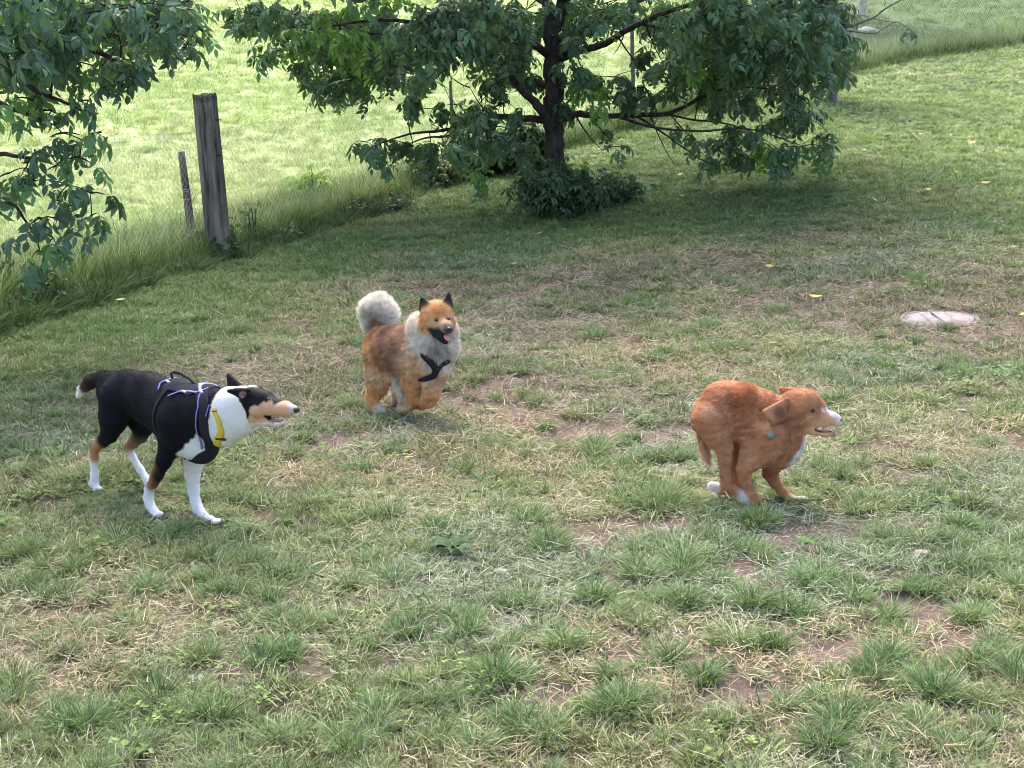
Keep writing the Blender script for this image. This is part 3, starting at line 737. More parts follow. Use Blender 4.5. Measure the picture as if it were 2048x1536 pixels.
d1.chain([(374, 925, .04, .022, (.06, .05, .05)), (378, 905, .04, .03, BK)], .01, 1, kg=.02, leg=True)
d1.cuts += [(d1.T(551, 835, 0), (.045, .030, .0105)), (d1.T(486, 790, -.068), (.017, .012, .012))]
def paint1(s, V, N, C, fl):
    C = paint_poly(s, -.09, [(330, 735), (420, 760), (425, 790), (421, 812), (417, 835), (409, 860), (398, 885), (380, 915), (330, 930), (290, 860)], V, C, BK)
    C = paint_poly(s, -.07, [(420, 768), (497, 768), (499, 777), (470, 780), (456, 783), (462, 795), (478, 805), (487, 817), (486, 836), (508, 843), (534, 850), (534, 868), (500, 885), (448, 905), (420, 955), (394, 948), (381, 932), (388, 910), (402, 880), (412, 855), (420, 832), (421, 800)], V, C, WH)
    C = paint_poly(s, -.09, [(386, 868), (393, 905), (392, 932), (360, 934), (338, 928), (352, 905), (372, 885)], V, C, WH)
    C = paint_poly(s, -.05, [(487, 764), (545, 764), (562, 799), (555, 803), (545, 812), (534, 812), (526, 803), (519, 811), (507, 812), (503, 823), (496, 838), (488, 838), (488, 818), (484, 806), (478, 800), (480, 782), (497, 779), (499, 773)], V, C, BK)
    hd = (V[:, 0] > s.T(484, 800, -.05)[0])
    C2 = paint_poly(s, -.035, [(495, 845), (496, 838), (503, 823), (507, 812), (519, 811), (526, 803), (533, 812), (546, 812), (557, 802), (566, 799), (592, 812), (592, 832), (575, 850), (540, 850)], V, C, TNL)
    C2 = paint_poly(s, -.02, [(566, 800), (582, 804), (596, 812), (592, 830), (573, 833), (577, 818)], V, C2, (.50, .46, .47), .006)
    C2 = paint_poly(s, -.02, [(545, 846), (578, 840), (578, 852), (548, 852)], V, C2, WH)
    C = np.where(hd[:, None], C2, C)
    C = np.where(s.ear[:, None], np.array(BK), C)
    c0, r0 = s.cuts[0]; q = np.sqrt((((V - c0) / (np.array(r0) * [1.10, 1.3, 1.35])) ** 2).sum(1)); t = sstep(1.08, .98, q)
    C = C * (1 - t[:, None]) + np.array((.045, .018, .022)) * t[:, None]; fl = fl * (1 - t)
    c0, r0 = s.cuts[1]; q = np.sqrt((((V - c0) / (np.array(r0) * 1.15)) ** 2).sum(1)); t = sstep(1.15, .85, q) * .8
    C = C * (1 - t[:, None]) + np.array((.40, .24, .20)) * t[:, None]
    e = s.T(542, 787, -.022); t = sstep(.010, .004, np.linalg.norm(V - e, axis=1)); C = C * (1 - t[:, None]) + np.array(TNL) * t[:, None]
    return C, fl
def toes(dog, px, py, lat, col, r=.010, fwd=.016, sp=.0105):
    c = dog.T(px, py, lat)
    dog.groups.append(([('c', c, c + [fwd * (.55 if abs(k) > 1 else 1), k * sp, -.002], r, r * .95, 1.0, (np.array(col),) * 2, .3, .1, np.array([-1., 0, -.3])) for k in (-1.5, -.5, .5, 1.5)], .003, .006, True))
for q_ in ((193, 977, -.075), (314, 1027, -.082), (430, 1041, .028), (302, 971, .055)): toes(d1, *q_, WH)
d1.build(.0048, paint1, M_COAT)
blob('nose', d1, d1.T(593, 820, 0), (.011, .013, .011), M_NOSE)
for s_ in (-1, 1): blob('eye', d1, d1.T(537, 798, .024 * s_) , (.0075, .006, .005), M_EYE)
blob('tongue', d1, d1.T(553, 840, 0), (.034, .014, .004), M_TONGUE, (0, -.05, 0))
for px, py, l in ((573, 833, -.010), (573, 833, .010), (570, 839, -.010), (570, 839, .010)): blob('tooth', d1, d1.T(px, py, l), (.0022, .0022, .005), M_TEETH, seg=8)
M_WEB = plain('charcoal_webbing', (.020, .020, .028), .85, noise=(900, .3), spec=.12); M_PURP = plain('purple_trim', (.22, .17, .52), .55); M_YEL = plain('yellow_webbing', (.62, .47, .035), .6, noise=(700, .15)); M_BUCK = plain('black_buckle', (.012, .012, .013), .35); M_REFL = plain('silver_reflector', (.75, .75, .78), .25, .6)
def band(dog, lat, line, hw):
    pl = [dog.T(q[0], q[1], q[2] if len(q) > 2 else lat)[[0, 2]] for q in line]
    return lambda X, Y, Z: polyline(pl, X, Z) - hw
def either(*fs):
    def f(X, Y, Z):
        D = fs[0](X, Y, Z)
        for g in fs[1:]: D = np.minimum(D, g(X, Y, Z))
        return D
    return f
hs = d1.shell('harness', either(band(d1, 0, [(382, 764, -.02), (393, 780, -.06), (400, 812, -.09), (401, 850, -.095), (403, 880, -.085), (410, 902, -.05)], .020),
    band(d1, 0, [(372, 930, -.045), (394, 926, -.03), (412, 912, -.02), (428, 905, 0), (440, 886, 0)], .017),
    band(d1, -.03, [(390, 774), (362, 768), (342, 764)], .026), band(d1, -.085, [(322, 775), (317, 810), (314, 850), (320, 875)], .010)), -.001, .006, M_WEB)
tr = d1.shell('trim', either(band(d1, 0, [(376, 760, -.02), (386, 772, -.05), (392, 785, -.07), (392, 815, -.09), (390, 840, -.095), (389, 880, -.09), (393, 900, -.07)], .0034), band(d1, -.085, [(411, 812), (409, 834)], .0030),
    band(d1, -.085, [(331, 792), (346, 785), (362, 785), (380, 787), (388, 782)], .0028), band(d1, -.06, [(323, 759), (314, 766), (320, 778)], .0028)), .003, .0085, M_PURP)
tr.parent = hs
cl_ = d1.shell('collar', band(d1, 0, [(424, 822, -.08), (429, 845, -.085), (436, 866, -.07), (443, 880, -.03), (447, 890, 0)], .0125), .001, .007, M_YEL)
b_ = d1.shell('collar_buckle', lambda X, Y, Z: np.maximum(Y, band(d1, -.08, [(422, 824), (428, 823)], .0035)(X, Y, Z)), .001, .009, M_BUCK); b_.parent = cl_
b_ = d1.shell('collar_clip', lambda X, Y, Z: np.maximum(Y, band(d1, -.05, [(436, 877), (446, 880)], .0055)(X, Y, Z)), .001, .010, M_BUCK); b_.parent = cl_
ms = Mesher(); hp = [d1.T(*q) for q in ((345, 757, -.03), (342, 748, -.03), (347, 744, -.02), (360, 747, 0), (378, 757, 0), (396, 775, -.005))]
ms.tube(hp, .0055, 6); me = ms.mesh('handle', M_WEB); o = obj('handle', me, d1.root); o.parent = hs
for px, py, l in ((336, 763, -.06), (368, 783, -.087), (402, 783, -.07)):
    ms = Mesher(); c = d1.T(px, py, l); u = np.array([.010, 0, -.002]); v = np.array([0, .006, .004])
    ms.tube([c - u, c + u], .0045, 6); o = obj('reflector', ms.mesh('reflector', M_REFL), d1.root); o.parent = hs

d1.fur(90000, .0075, .0005, np.random.RandomState(2), M_COAT, 'fur', .12, .1, .10, streak=.12)

# ================================================================== red toller, galloping (right)
RD = (.55, .26, .13); RDL = (.78, .48, .28); RDD = (.31, .12, .058); WH3 = (.86, .80, .78)
g0 = G(1490, 1008)
d3 = Dog('red_dog', 'red golden coated dog galloping to the right with white paws and a white blaze', (g0[0], g0[1], float(terrain(g0[0], g0[1])) + .0), -10)
d3.chain([(1432, 836, 0, .086, RD), (1452, 822, 0, .112, RD), (1485, 824, 0, .110, RD), (1520, 848, 0, .120, RD), (1545, 884, 0, .108, RD), (1562, 892, 0, .080, RD)], .03, .74, kg=.03)
d3.chain([(1535, 848, 0, .105, RD), (1568, 845, 0, .088, RD), (1592, 830, -.01, .066, RD)], .03, .82, kg=.05, fur=1.5)
d3.chain([(1590, 812, -.01, .064, RD), (1612, 810, -.01, .060, RD), (1630, 818, -.015, .044, RD)], .02, .95, kg=.02, fur=.5)
d3.chain([(1622, 832, -.015, .046, RDL), (1645, 836, -.015, .034, RDL), (1664, 838, -.015, .027, RDL), (1673, 840, -.015, .021, WH3)], .014, .88, kg=.018, fur=.35)
d3.chain([(1604, 846, -.012, .044, RD), (1628, 859, -.015, .022, RDL), (1652, 868, -.015, .0125, RDL), (1668, 867, -.015, .010, (.5, .3, .25))], .012, .9, kg=.012, fur=.3)
# ears
d3.tri((1573, 799, -.068), (1529, 823, -.118), (1546, 845, -.122), .0095, RD, fur=.5, k=.01); d3.tri((1573, 799, -.068), (1569, 838, -.094), (1546, 845, -.122), .0085, RDD, fur=.5, k=.01)
d3.tri((1600, 780, .035), (1563, 776, .055), (1570, 792, .045), .008, RD, fur=.6)
# hind legs
d3.chain([(1424, 842, -.050, .084, RD), (1435, 871, -.065, .055, RD), (1448, 896, -.075, .035, RD), (1450, 922, -.078, .025, RD), (1450, 948, -.080, .018, RD), (1453, 968, -.080, .021, RD), (1470, 982, -.082, .0195, RD), (1484, 992, -.084, .018, WH3), (1492, 1001, -.085, .0175, WH3)], .016, .8, fur=.45, leg=True)
d3.chain([(1460, 870, .05, .06, RD), (1470, 930, .055, .034, RD), (1474, 962, .055, .024, RD), (1460, 981, .05, .016, RD), (1443, 981, .045, .015, RD), (1436, 976, .045, .018, WH3), (1424, 972, .045, .0185, WH3)], .014, .9, fur=.45, leg=True)
# front legs
d3.chain([(1532, 872, -.055, .088, RD), (1506, 912, -.072, .055, RD), (1489, 938, -.078, .031, RD), (1489, 962, -.080, .0225, RD), (1499, 984, -.080, .0190, RD), (1511, 1001, -.080, .0195, RD), (1504, 1008, -.080, .0150, RD), (1492, 1005, -.080, .015, RDD)], .015, .85, fur=.45, leg=True)
d3.chain([(1548, 915, .045, .05, RD), (1540, 945, .050, .030, RDD), (1550, 965, .050, .0215, RD), (1566, 985, .050, .0175, RD), (1580, 997, .050, .0155, RDL), (1590, 1001, .048, .017, WH3), (1604, 1001, .045, .0155, WH3), (1613, 998, .045, .010, WH3)], .012, .95, fur=.45, leg=True)
# tail
d3.chain([(1406, 862, .05, .018, RD), (1408, 888, .05, .013, RDL), (1412, 908, .05, .010, (.75, .5, .4)), (1418, 922, .05, .004, (.8, .6, .5))], .012, 1, fur=2.0, flow=(.2, 0, -1))
d3.cuts += [(d3.T(1649, 857, -.015), (.042, .034, .0095))]
def paint3(s, V, N, C, fl):
    C2 = paint_poly(s, -.03, [(1640, 812), (1652, 815), (1676, 826), (1686, 836), (1680, 840), (1665, 832), (1648, 822)], V, C, WH3, .005)
    C2 = paint_poly(s, -.03, [(1612, 868), (1620, 872), (1620, 895), (1604, 910), (1586, 940), (1572, 946), (1578, 926), (1597, 895), (1608, 880)], V, C2, WH3, .008, .01)
    C2 = paint_poly(s, -.04, [(1612, 826), (1622, 829), (1632, 827), (1631, 832), (1620, 834)], V, C2, (.72, .50, .32), .004)
    k = (V[:, 1] < .03)[:, None]; C = np.where(k | (V[:, 2] > .3)[:, None], C2, C)
    for (px, py, l, r, col, a) in ((1420, 828, -.09, .05, RDL, .5), (1490, 800, -.05, .09, (.45, .15, .045), .6), (1470, 900, -.05, .04, RDD, .9), (1560, 824, -.112, .034, (.22, .075, .035), .85), (1545, 905, -.08, .05, RDL, .3), (1560, 875, -.08, .04, RDD, .6), (1455, 770, 0, .08, RDL, .35), (1530, 790, 0, .06, RDL, .4), (1424, 856, -.14, .030, RDL, .6), (1434, 872, -.14, .028, RDL, .6), (1442, 888, -.13, .022, RDL, .5), (1455, 868, -.13, .018, (.22, .08, .03), .7), (1425, 810, -.12, .035, RDL, .5), (1445, 812, -.12, .04, (.36, .12, .04), .7), (1420, 835, -.14, .02, (.4, .15, .06), .5), (1508, 925, -.11, .045, RDL, .35), (1580, 838, -.09, .03, RDD, .6), (1610, 795, -.03, .035, RDL, .5), (1550, 868, -.1, .03, RDD, .6), (1535, 858, -.12, .03, RDL, .4), (1500, 870, -.12, .04, RDD, .4)):  # coat tones, with highlights on the back and shade in the folds painted in
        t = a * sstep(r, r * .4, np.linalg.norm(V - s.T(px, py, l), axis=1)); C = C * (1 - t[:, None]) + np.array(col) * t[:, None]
    c0, r0 = s.cuts[0]; q = np.sqrt((((V - c0) / (np.array(r0) * [1.06, 1.2, 1.5])) ** 2).sum(1)); t = sstep(1.08, .98, q)
    C = C * (1 - t[:, None]) + np.array((.055, .022, .022)) * t[:, None]; fl = fl * (1 - t)
    st = vnoise(V[:, 0] * .6 + V[:, 2], V[:, 2] - V[:, 0] * .5, 45, 5, 2); C = C * (.86 + .28 * st)[:, None]
    return C, fl
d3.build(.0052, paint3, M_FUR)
blob('nose', d3, d3.T(1680, 839, -.015), (.011, .014, .011), plain('brown_nose', (.28, .13, .12), .4))
for l_ in (-.0625, .033): blob('eye', d3, d3.T(1625, 821, l_), (.0105, .0065, .0085), M_EYE)
blob('eye_rim', d3, d3.T(1625, 821, -.0575), (.0145, .006, .0110), plain('eye_rim', (.22, .09, .05), .6))
blob('tongue', d3, d3.T(1650, 861, -.015), (.030, .013, .004), M_TONGUE, (0, -.03, 0))
for px, py, l in ((1663, 853, -.028), (1659, 854, -.029), (1667, 852, -.022), (1668, 858, -.024), (1662, 860, -.026), (1655, 856, -.029)): blob('tooth', d3, d3.T(px, py, l), (.0022, .0022, .005), M_TEETH, seg=8)
ms = Mesher(); c = d3.T(1541, 872, -.131); ms.tube([c + [0, .002, 0], c + [0, -.002, 0]], .0145, 20); o = obj('tag', ms.mesh('tag', plain('grey_tag', (.17, .22, .205), .5, .2)), d3.root)
o['label'] = 'round grey collar tag'
d3.fur(130000, .017, .0008, np.random.RandomState(3), M_FUR, 'fur', .22, .15, .2, streak=.28)

# ================================================================== fluffy fawn spitz, running towards the camera (middle)
FW_ = (.72, .39, .17); CR = (.84, .73, .62); DK = (.19, .10, .085); TL = (.95, .85, .74); BKM = (.02, .018, .02); CF = (.78, .54, .34)
g0 = G(800, 832)
d2 = Dog('fluffy_dog', 'fluffy fawn dog with pale ruff, black muzzle and curled cream tail running towards camera', (g0[0], g0[1], float(terrain(g0[0], g0[1]))), -50)
d2.bydepth = True
d2.chain([(768, 697, .17, .112, FW_), (790, 700, .06, .118, (.42, .22, .13)), (812, 704, -.02, .118, (.40, .22, .14)), (845, 716, -.10, .112, CF), (868, 732, -.13, .085, CF)], .03, .85, fur=1.0, flow=(-.9, 0, -.7))
d2.chain([(800, 738, .05, .075, CF), (768, 735, .13, .07, CF)], .03, 1, fur=1.2, flow=(-.5, 0, -1))
d2.chain([(866, 670, -.13, .104, CR), (871, 698, -.15, .096, CR), (873, 720, -.16, .068, CR)], .03, 1, fur=1.25, lift=.35, flow=(.1, 0, -1), kg=.03)
d2.chain([(846, 655, -.10, .070, CR), (846, 690, -.11, .060, CF)], .03, 1, fur=1.2, lift=.4, flow=(-.3, -.5, -1), kg=.03)
d2.chain([(893, 662, -.16, .048, CR), (892, 695, -.16, .050, CR)], .03, 1, fur=1.1, lift=.4, flow=(.3, .5, -1), kg=.03)
d2.chain([(873, 633, -.21, .082, FW_)], .03, 1, fur=.28, lift=.25, flow=(-.6, 0, .3), kg=.02)
d2.chain([(858, 646, -.20, .044, CF)], .02, 1, fur=1.1, lift=.5, flow=(-.3, -.6, -.8), kg=.02)
d2.chain([(894, 645, -.21, .035, CF)], .02, 1, fur=1.0, lift=.5, flow=(.2, .6, -.8), kg=.02)
d2.chain([(884, 648, -.26, .038, CF), (893, 654, -.31, .028, (.58, .38, .24)), (897, 658, -.335, .022, (.12, .08, .07))], .014, 1, fur=.25, kg=.018)
d2.chain([(878, 664, -.25, .036, BKM), (886, 676, -.29, .021, BKM), (891, 683, -.31, .014, BKM)], .012, 1, fur=.3, kg=.012)
d2.tri((840, 620, -.20), (859, 610, -.24), (844, 597, -.22), .009, BKM, fur=.3); d2.tri((889, 606, -.22), (904, 613, -.20), (898, 587, -.20), .008, BKM, fur=.3)
# tail
d2.chain([(762, 668, .24, .046, (.4, .3, .25)), (750, 646, .27, .042, TL), (745, 622, .27, .048, TL), (758, 614, .24, .048, TL), (778, 626, .20, .034, TL)], .03, 1, fur=1.5, lift=.55, flow=(.5, 0, .9), kg=.01)
# legs
d2.chain([(762, 715, .12, .092, FW_), (758, 748, .12, .076, CF), (754, 775, .11, .052, FW_), (745, 795, .12, .032, FW_), (747, 808, .10, .026, FW_), (754, 818, .08, .027, CF), (762, 822, .05, .020, TL)], .02, .9, fur=.7, flow=(-.3, 0, -1), leg=True)
d2.chain([(795, 735, .22, .060, CF), (800, 775, .24, .040, CF), (797, 800, .24, .026, CF), (806, 812, .22, .024, CR)], .02, 1, fur=.7, flow=(-.3, 0, -1), leg=True)
d2.chain([(838, 735, -.08, .068, CF), (828, 762, -.09, .056, FW_), (829, 782, -.10, .043, FW_), (835, 797, -.10, .036, FW_), (822, 806, -.06, .029, CF), (810, 813, -.02, .026, CF), (803, 817, .02, .022, CR)], .018, 1, fur=.7, flow=(-.3, 0, -1), leg=True)
d2.chain([(806, 748, -.02, .035, CR), (803, 775, 0, .028, CR), (808, 795, 0, .012, CR)], .018, 1, fur=1.5, flow=(-.8, 0, -1), leg=True)
d2.chain([(870, 745, -.12, .060, CF), (865, 768, -.14, .048, CF), (862, 786, -.15, .040, FW_), (857, 799, -.15, .034, FW_), (845, 806, -.10, .026, FW_), (834, 808, -.06, .022, CF)], .018, 1, fur=.7, flow=(-.3, 0, -1), leg=True)
def paint2(s, V, N, C, fl):
    for (px, py, dy, r, col, a) in ((873, 639, -.29, .020, (.30, .16, .09), .8), (897, 636, -.28, .018, (.30, .16, .09), .8), (786, 664, .04, .085, DK, .8), (815, 690, -.05, .05, (.72, .42, .24), .5), (760, 676, .12, .06, DK, .6), (798, 696, -.08, .055, DK, .65), (795, 718, -.06, .06, DK, .8), (745, 650, .2, .04, FW_, .6), (748, 700, .10, .07, FW_, .6), (740, 718, .1, .05, (.3, .13, .06), .6),
        (864, 668, -.28, .050, BKM, .97), (874, 668, -.31, .045, BKM, .97), (880, 674, -.32, .04, BKM, .97), (860, 618, -.26, .03, (.85,.42,.16), .6), (878, 620, -.28, .05, (.62, .25, .07), .7), (865, 648, -.29, .035, CF, .7), (875, 705, -.26, .085, (.45, .39, .35), .75), (850, 720, -.2, .05, CF, .6), (905, 715, -.2, .04, (.6, .5, .42), .6), (838, 730, -.17, .06, FW_, .5), (840, 606, -.2, .02, BKM, 1), (766, 665, .13, .035, BKM, .7)):
        t = a * sstep(r, r * .45, np.linalg.norm(V - s.Y(px, py, dy), axis=1)); t = np.clip(t * (1.6 - 1.2 * vnoise(V[:, 0] * 2 + V[:, 1] * 2, V[:, 2], 22, 55, 3)), 0, 1) if r > .055 else t; C = C * (1 - t[:, None]) + np.array(col) * t[:, None]
    st = vnoise(V[:, 0] + V[:, 1], V[:, 2], 40, 5, 2); return C * (.88 + .24 * st)[:, None], fl
d2.build(.006, paint2, M_FUR)
blob('nose', d2, d2.Y(898, 658, -.352), (.016, .016, .012), M_NOSE)
for px, py, dy in ((873, 640, -.288), (897, 637, -.279)): blob('eye', d2, d2.Y(px, py, dy), (.0105, .0120, .0075), M_EYE)
blob('tongue', d2, d2.Y(893, 676, -.325), (.020, .012, .006), M_TONGUE, (0, .7, 0))
def seg3(dog, pts, r):
    q = [dog.Y(*p) for p in pts]
    def f(X, Y, Z):
        D = None
        for a, b in zip(q[:-1], q[1:]):
            d = d_cap(X, Y, Z, a, b, r, r); D = d if D is None else np.minimum(D, d)
        return D
    return f
f1 = seg3(d2, [(842, 702, -.20), (853, 715, -.24), (866, 730, -.25), (872, 742, -.24)], .020); f2 = seg3(d2, [(896, 722, -.22), (885, 731, -.25), (874, 742, -.24)], .014); f3 = seg3(d2, [(872, 742, -.24), (868, 752, -.22), (850, 757, -.18), (835, 757, -.14)], .017)
hs2 = d2.shell('harness', lambda X, Y, Z: np.minimum(np.minimum(f1(X, Y, Z), f2(X, Y, Z)), f3(X, Y, Z)), .003, .015, M_WEB, .006)
d2.fur(130000, .024, .0009, np.random.RandomState(4), M_FUR, 'fur', .3, .25, .18, streak=.35)
# ------------------------------------------------------------------ foliage
def leaflet(ms, base, u, n, L, W, col, droop=.25):
    """one pointed leaflet folded along its midrib"""
    u = u / np.linalg.norm(u); s = np.cross(u, n); s /= np.linalg.norm(s) + 1e-9; n = np.cross(s, u)
    c = [base]; 
    for t in (.30, .62, 1.0):
        c.append(base + u * L * t - n * L * droop * t * t)
    wv = (.75, 1.0)
    V = [c[0], c[1] - s * W * .5 + n * W * .14, c[1], c[1] + s * W * .5 + n * W * .14, c[2] - s * W * .42 + n * W * .10, c[2], c[2] + s * W * .42 + n * W * .10, c[3]]
    ms.add(V, [(1, 4, 5, 2), (2, 5, 6, 3)], [(0, 1, 2), (0, 2, 3), (4, 7, 5), (5, 7, 6)], col)

def compound_leaf(n_pairs, L, lw, ll, mat, rng, droop=.5):
    """a stalk with paired leaflets and one at the tip; grows along +X, faces +Z"""
    ms = Mesher(); pts = []; p = np.zeros(3); d = np.array([1.0, 0, .25]); d /= np.linalg.norm(d); st = L / (n_pairs + 1)
    for i in range(n_pairs + 2):
        pts.append(p.copy()); d = d + np.array([0, 0, -droop * .32]); d /= np.linalg.norm(d); p = p + d * st
    pts = np.array(pts); ms.tube(pts, np.linspace(.0022, .001, len(pts)), 3, (1.2, 1.0, .7), cap=False)
    for i in range(1, n_pairs + 2):
        f = .75 + .25 * i / n_pairs; dd = pts[i] - pts[i - 1]; dd /= np.linalg.norm(dd); up = np.cross(dd, [0, 1, 0]); up = -up if up[2] < 0 else up
        sides = (-1, 1) if i <= n_pairs else (0,)
        for sgn in sides:
            u = dd * (.45 if sgn else 1) + np.array([0, sgn * .9, 0]) + rng.normal(0, .16, 3) + np.array([0, 0, -.28 * droop * 2])
            v = rng.uniform(.8, 1.2); leaflet(ms, pts[i], u, up + rng.normal(0, .25, 3), ll * f * rng.uniform(.85, 1.15), lw * f * rng.uniform(.85, 1.15), np.array([1, 1, 1]) * v, rng.uniform(.15, .45))
    return ms.mesh('leaf', mat)

def bark(name, c0, c1, sc=9):
    mt, n, out = new_mat(name); tc = n.nodes.new('ShaderNodeTexCoord'); mp = n.nodes.new('ShaderNodeMapping'); mp.inputs['Scale'].default_value = (1, 1, .22)
    nz = n.nodes.new('ShaderNodeTexNoise'); nz.inputs['Scale'].default_value = sc * 3; nz.inputs['Detail'].default_value = 7; nz.inputs['Roughness'].default_value = .65
    n.links.new(tc.outputs['Object'], mp.inputs[0]); n.links.new(mp.outputs[0], nz.inputs['Vector'])
    cr = n.nodes.new('ShaderNodeValToRGB'); cr.color_ramp.elements[0].position = .36; cr.color_ramp.elements[1].position = .66; cr.color_ramp.elements[0].color = (*c0, 1); cr.color_ramp.elements[1].color = (*c1, 1)
    n.links.new(nz.outputs['Fac'], cr.inputs[0]); p = n.nodes.new('ShaderNodeBsdfPrincipled'); p.inputs['Roughness'].default_value = .9; p.inputs['Specular IOR Level'].default_value = .2
    n.links.new(cr.outputs[0], p.inputs['Base Color']); b = n.nodes.new('ShaderNodeBump'); b.inputs['Strength'].default_value = .8; b.inputs['Distance'].default_value = .02
    n.links.new(nz.outputs['Fac'], b.inputs['Height']); n.links.new(b.outputs[0], p.inputs['Normal']); n.links.new(p.outputs[0], out.inputs[0]); return mt
M_BARK = bark('tree_bark', (.022, .017, .016), (.085, .065, .060)); M_TWIG = bark('twig_bark', (.018, .014, .012), (.06, .045, .036), 30)
M_PALE = bark('pale_bark', (.30, .27, .23), (.55, .50, .42)); M_WOOD = None

class Tree:
    def __init__(s, name, label, base, depth, rng, bark_m=M_BARK, group=None):
        s.base = np.array(base, float); s.Y = depth; s.rng = rng; s.root = empty(name, s.base); tag(s.root, label, 'tree', group)
        s.trunk = Mesher(); s.limbs = []; s.nodes = []; s.twigs = Mesher(); s.leaf = []; s.bark = bark_m
    def P(s, px, py, dy=0.0): return PT(px, py, s.Y + dy) - s.base
    def limb(s, pts, rad, main=False, sides=9):
        pts = np.array(pts, float); n = len(pts); t = np.linspace(0, n - 1, (n - 1) * 5 + 1); i = np.clip(t.astype(int), 0, n - 2); f = (t - i)[:, None]
        m_ = np.gradient(pts, axis=0); a, b = pts[i], pts[i + 1]; ma, mb = m_[i], m_[i + 1]
        q = (2 * f ** 3 - 3 * f ** 2 + 1) * a + (f ** 3 - 2 * f ** 2 + f) * ma + (-2 * f ** 3 + 3 * f ** 2) * b + (f ** 3 - f ** 2) * mb
        r = np.interp(t, np.arange(n), rad) * getattr(s, 'thick', 1); q[1:-1] += s.rng.normal(0, .12, (len(q) - 2, 3)) * r[1:-1, None]
        if main: s.trunk.tube(q, r, 16, wob=.05)
        else:
            ms = Mesher(); ms.tube(q, r, sides, wob=.04); s.limbs.append(ms)
        for p_, rr in zip(q, r): s.nodes.append((p_, rr))
    def connect(s, c, r0=.014):
        N_ = np.array([n[0] for n in s.nodes]); d = np.linalg.norm(N_ - c, axis=1) + .25 * np.maximum(0, N_[:, 2] - c[2]); j = int(d.argmin()); a = N_[j]
        L = np.linalg.norm(c - a)
        if L < .05: return
        mid = (a + c) / 2 + np.array([0, 0, .18 * L]) + s.rng.normal(0, .06 * L, 3); q = bezier(a, mid, c, 8)
        r = np.linspace(min(s.nodes[j][1] * .7, r0 * (.5 + L * .35)), .004, 8); s.twigs.tube(q, r, 5, cap=False)
        for p_, rr in list(zip(q, r))[2:]: s.nodes.append((p_, rr))
    def blob(s, c, rx, ry, rz, n, size=1.0, connect=True, down=.5, tint=(1, 1, 1)):
        """a cluster of leaves on twigs round c"""
        rng = s.rng; c = np.asarray(c, float)
        if connect: s.connect(c)
        k = max(2, n // 7); tips = c + rng.normal(0, .45, (k, 3)) * (rx, ry, rz)
        for tp in tips:
            d = tp - c; L = np.linalg.norm(d)
            if L > .08: s.twigs.tube(bezier(c, (c + tp) / 2 + [0, 0, .1 * L], tp, 5), np.linspace(.0065, .0028, 5), 4, cap=False)
            a0 = rng.uniform(0, 6.283)
            for q in range(max(1, n // k)):
                a = a0 + q * 2.4 + rng.normal(0, .3); o = tp + rng.normal(0, .16, 3) * np.minimum(1, (rx, ry, rz)) * 1.2
                out = np.array([d[0], d[1], 0]); yaw = math.atan2(out[1], out[0]) if rng.uniform() < .45 else a
                s.leaf.append((o, (rng.normal(0, .35), rng.uniform(-.1, 1.0) * down * 1.6, yaw), size * rng.uniform(.75, 1.2), np.array(tint) * rng.uniform(.72, 1.3)))
    def done(s, variants, variants_o, n_parts, base_tint, cam_side=True):
        o = obj('trunk', s.trunk.mesh('trunk', s.bark), s.root)
        for l in s.limbs: obj('limb', l.mesh('limb', s.bark), s.root)
        if s.twigs.n: tag(obj('twigs', s.twigs.mesh('twigs', M_TWIG), s.root), kind='stuff')
        if not s.leaf: return
        P_ = np.array([l[0] for l in s.leaf]); W_ = P_ + s.base; d = np.linalg.norm(W_ - CAM, axis=1); rel = W_ - CAM
        sx = rel @ RT / (rel @ FW) * FPX + 1024; sy = 768 - rel @ UP / (rel @ FW) * FPX
        vis = (sx > -20) & (sx < 2068) & (sy > -20); order = np.argsort(np.where(vis, d, 1e6)); pick = order[:n_parts] if n_parts else []
        isp = np.zeros(len(P_), bool); isp[pick] = True
        bt = np.array(base_tint)
        for j in pick:
            l = s.leaf[j]; me = variants_o[j % len(variants_o)]; q = bpy.data.objects.new('leaf', me); q.location = [float(v) for v in l[0]]; q.rotation_euler = l[1]; q.scale = (l[2],) * 3
            c = bt * l[3]; q.color = (float(c[0]), float(c[1]), float(c[2]), 1); link(q, s.root)
        k = ~isp; L_ = [l for l, kk in zip(s.leaf, k) if kk]
        tag(scatter('foliage', [l[0] for l in L_], [l[1] for l in L_], [(l[2],) * 3 for l in L_], [bt * l[3] for l in L_], s.rng.randint(0, len(variants), len(L_)), variants, s.root), kind='stuff')

rl = np.random.RandomState(11)
LV_I = [compound_leaf(3, .20, .050, .125, M_LEAF_I, rl, dr) for dr in (.4, .7, 1.0)] + [compound_leaf(4, .24, .045, .11, M_LEAF_I, rl, .8)]
rl = np.random.RandomState(11)
LV_O = [compound_leaf(3, .20, .050, .125, M_LEAF_O, rl, dr) for dr in (.4, .7, 1.0)] + [compound_leaf(4, .24, .045, .11, M_LEAF_O, rl, .8)]
SM_I = [compound_leaf(3, .13, .035, .08, M_LEAF_I, rl, dr) for dr in (.4, .9)]

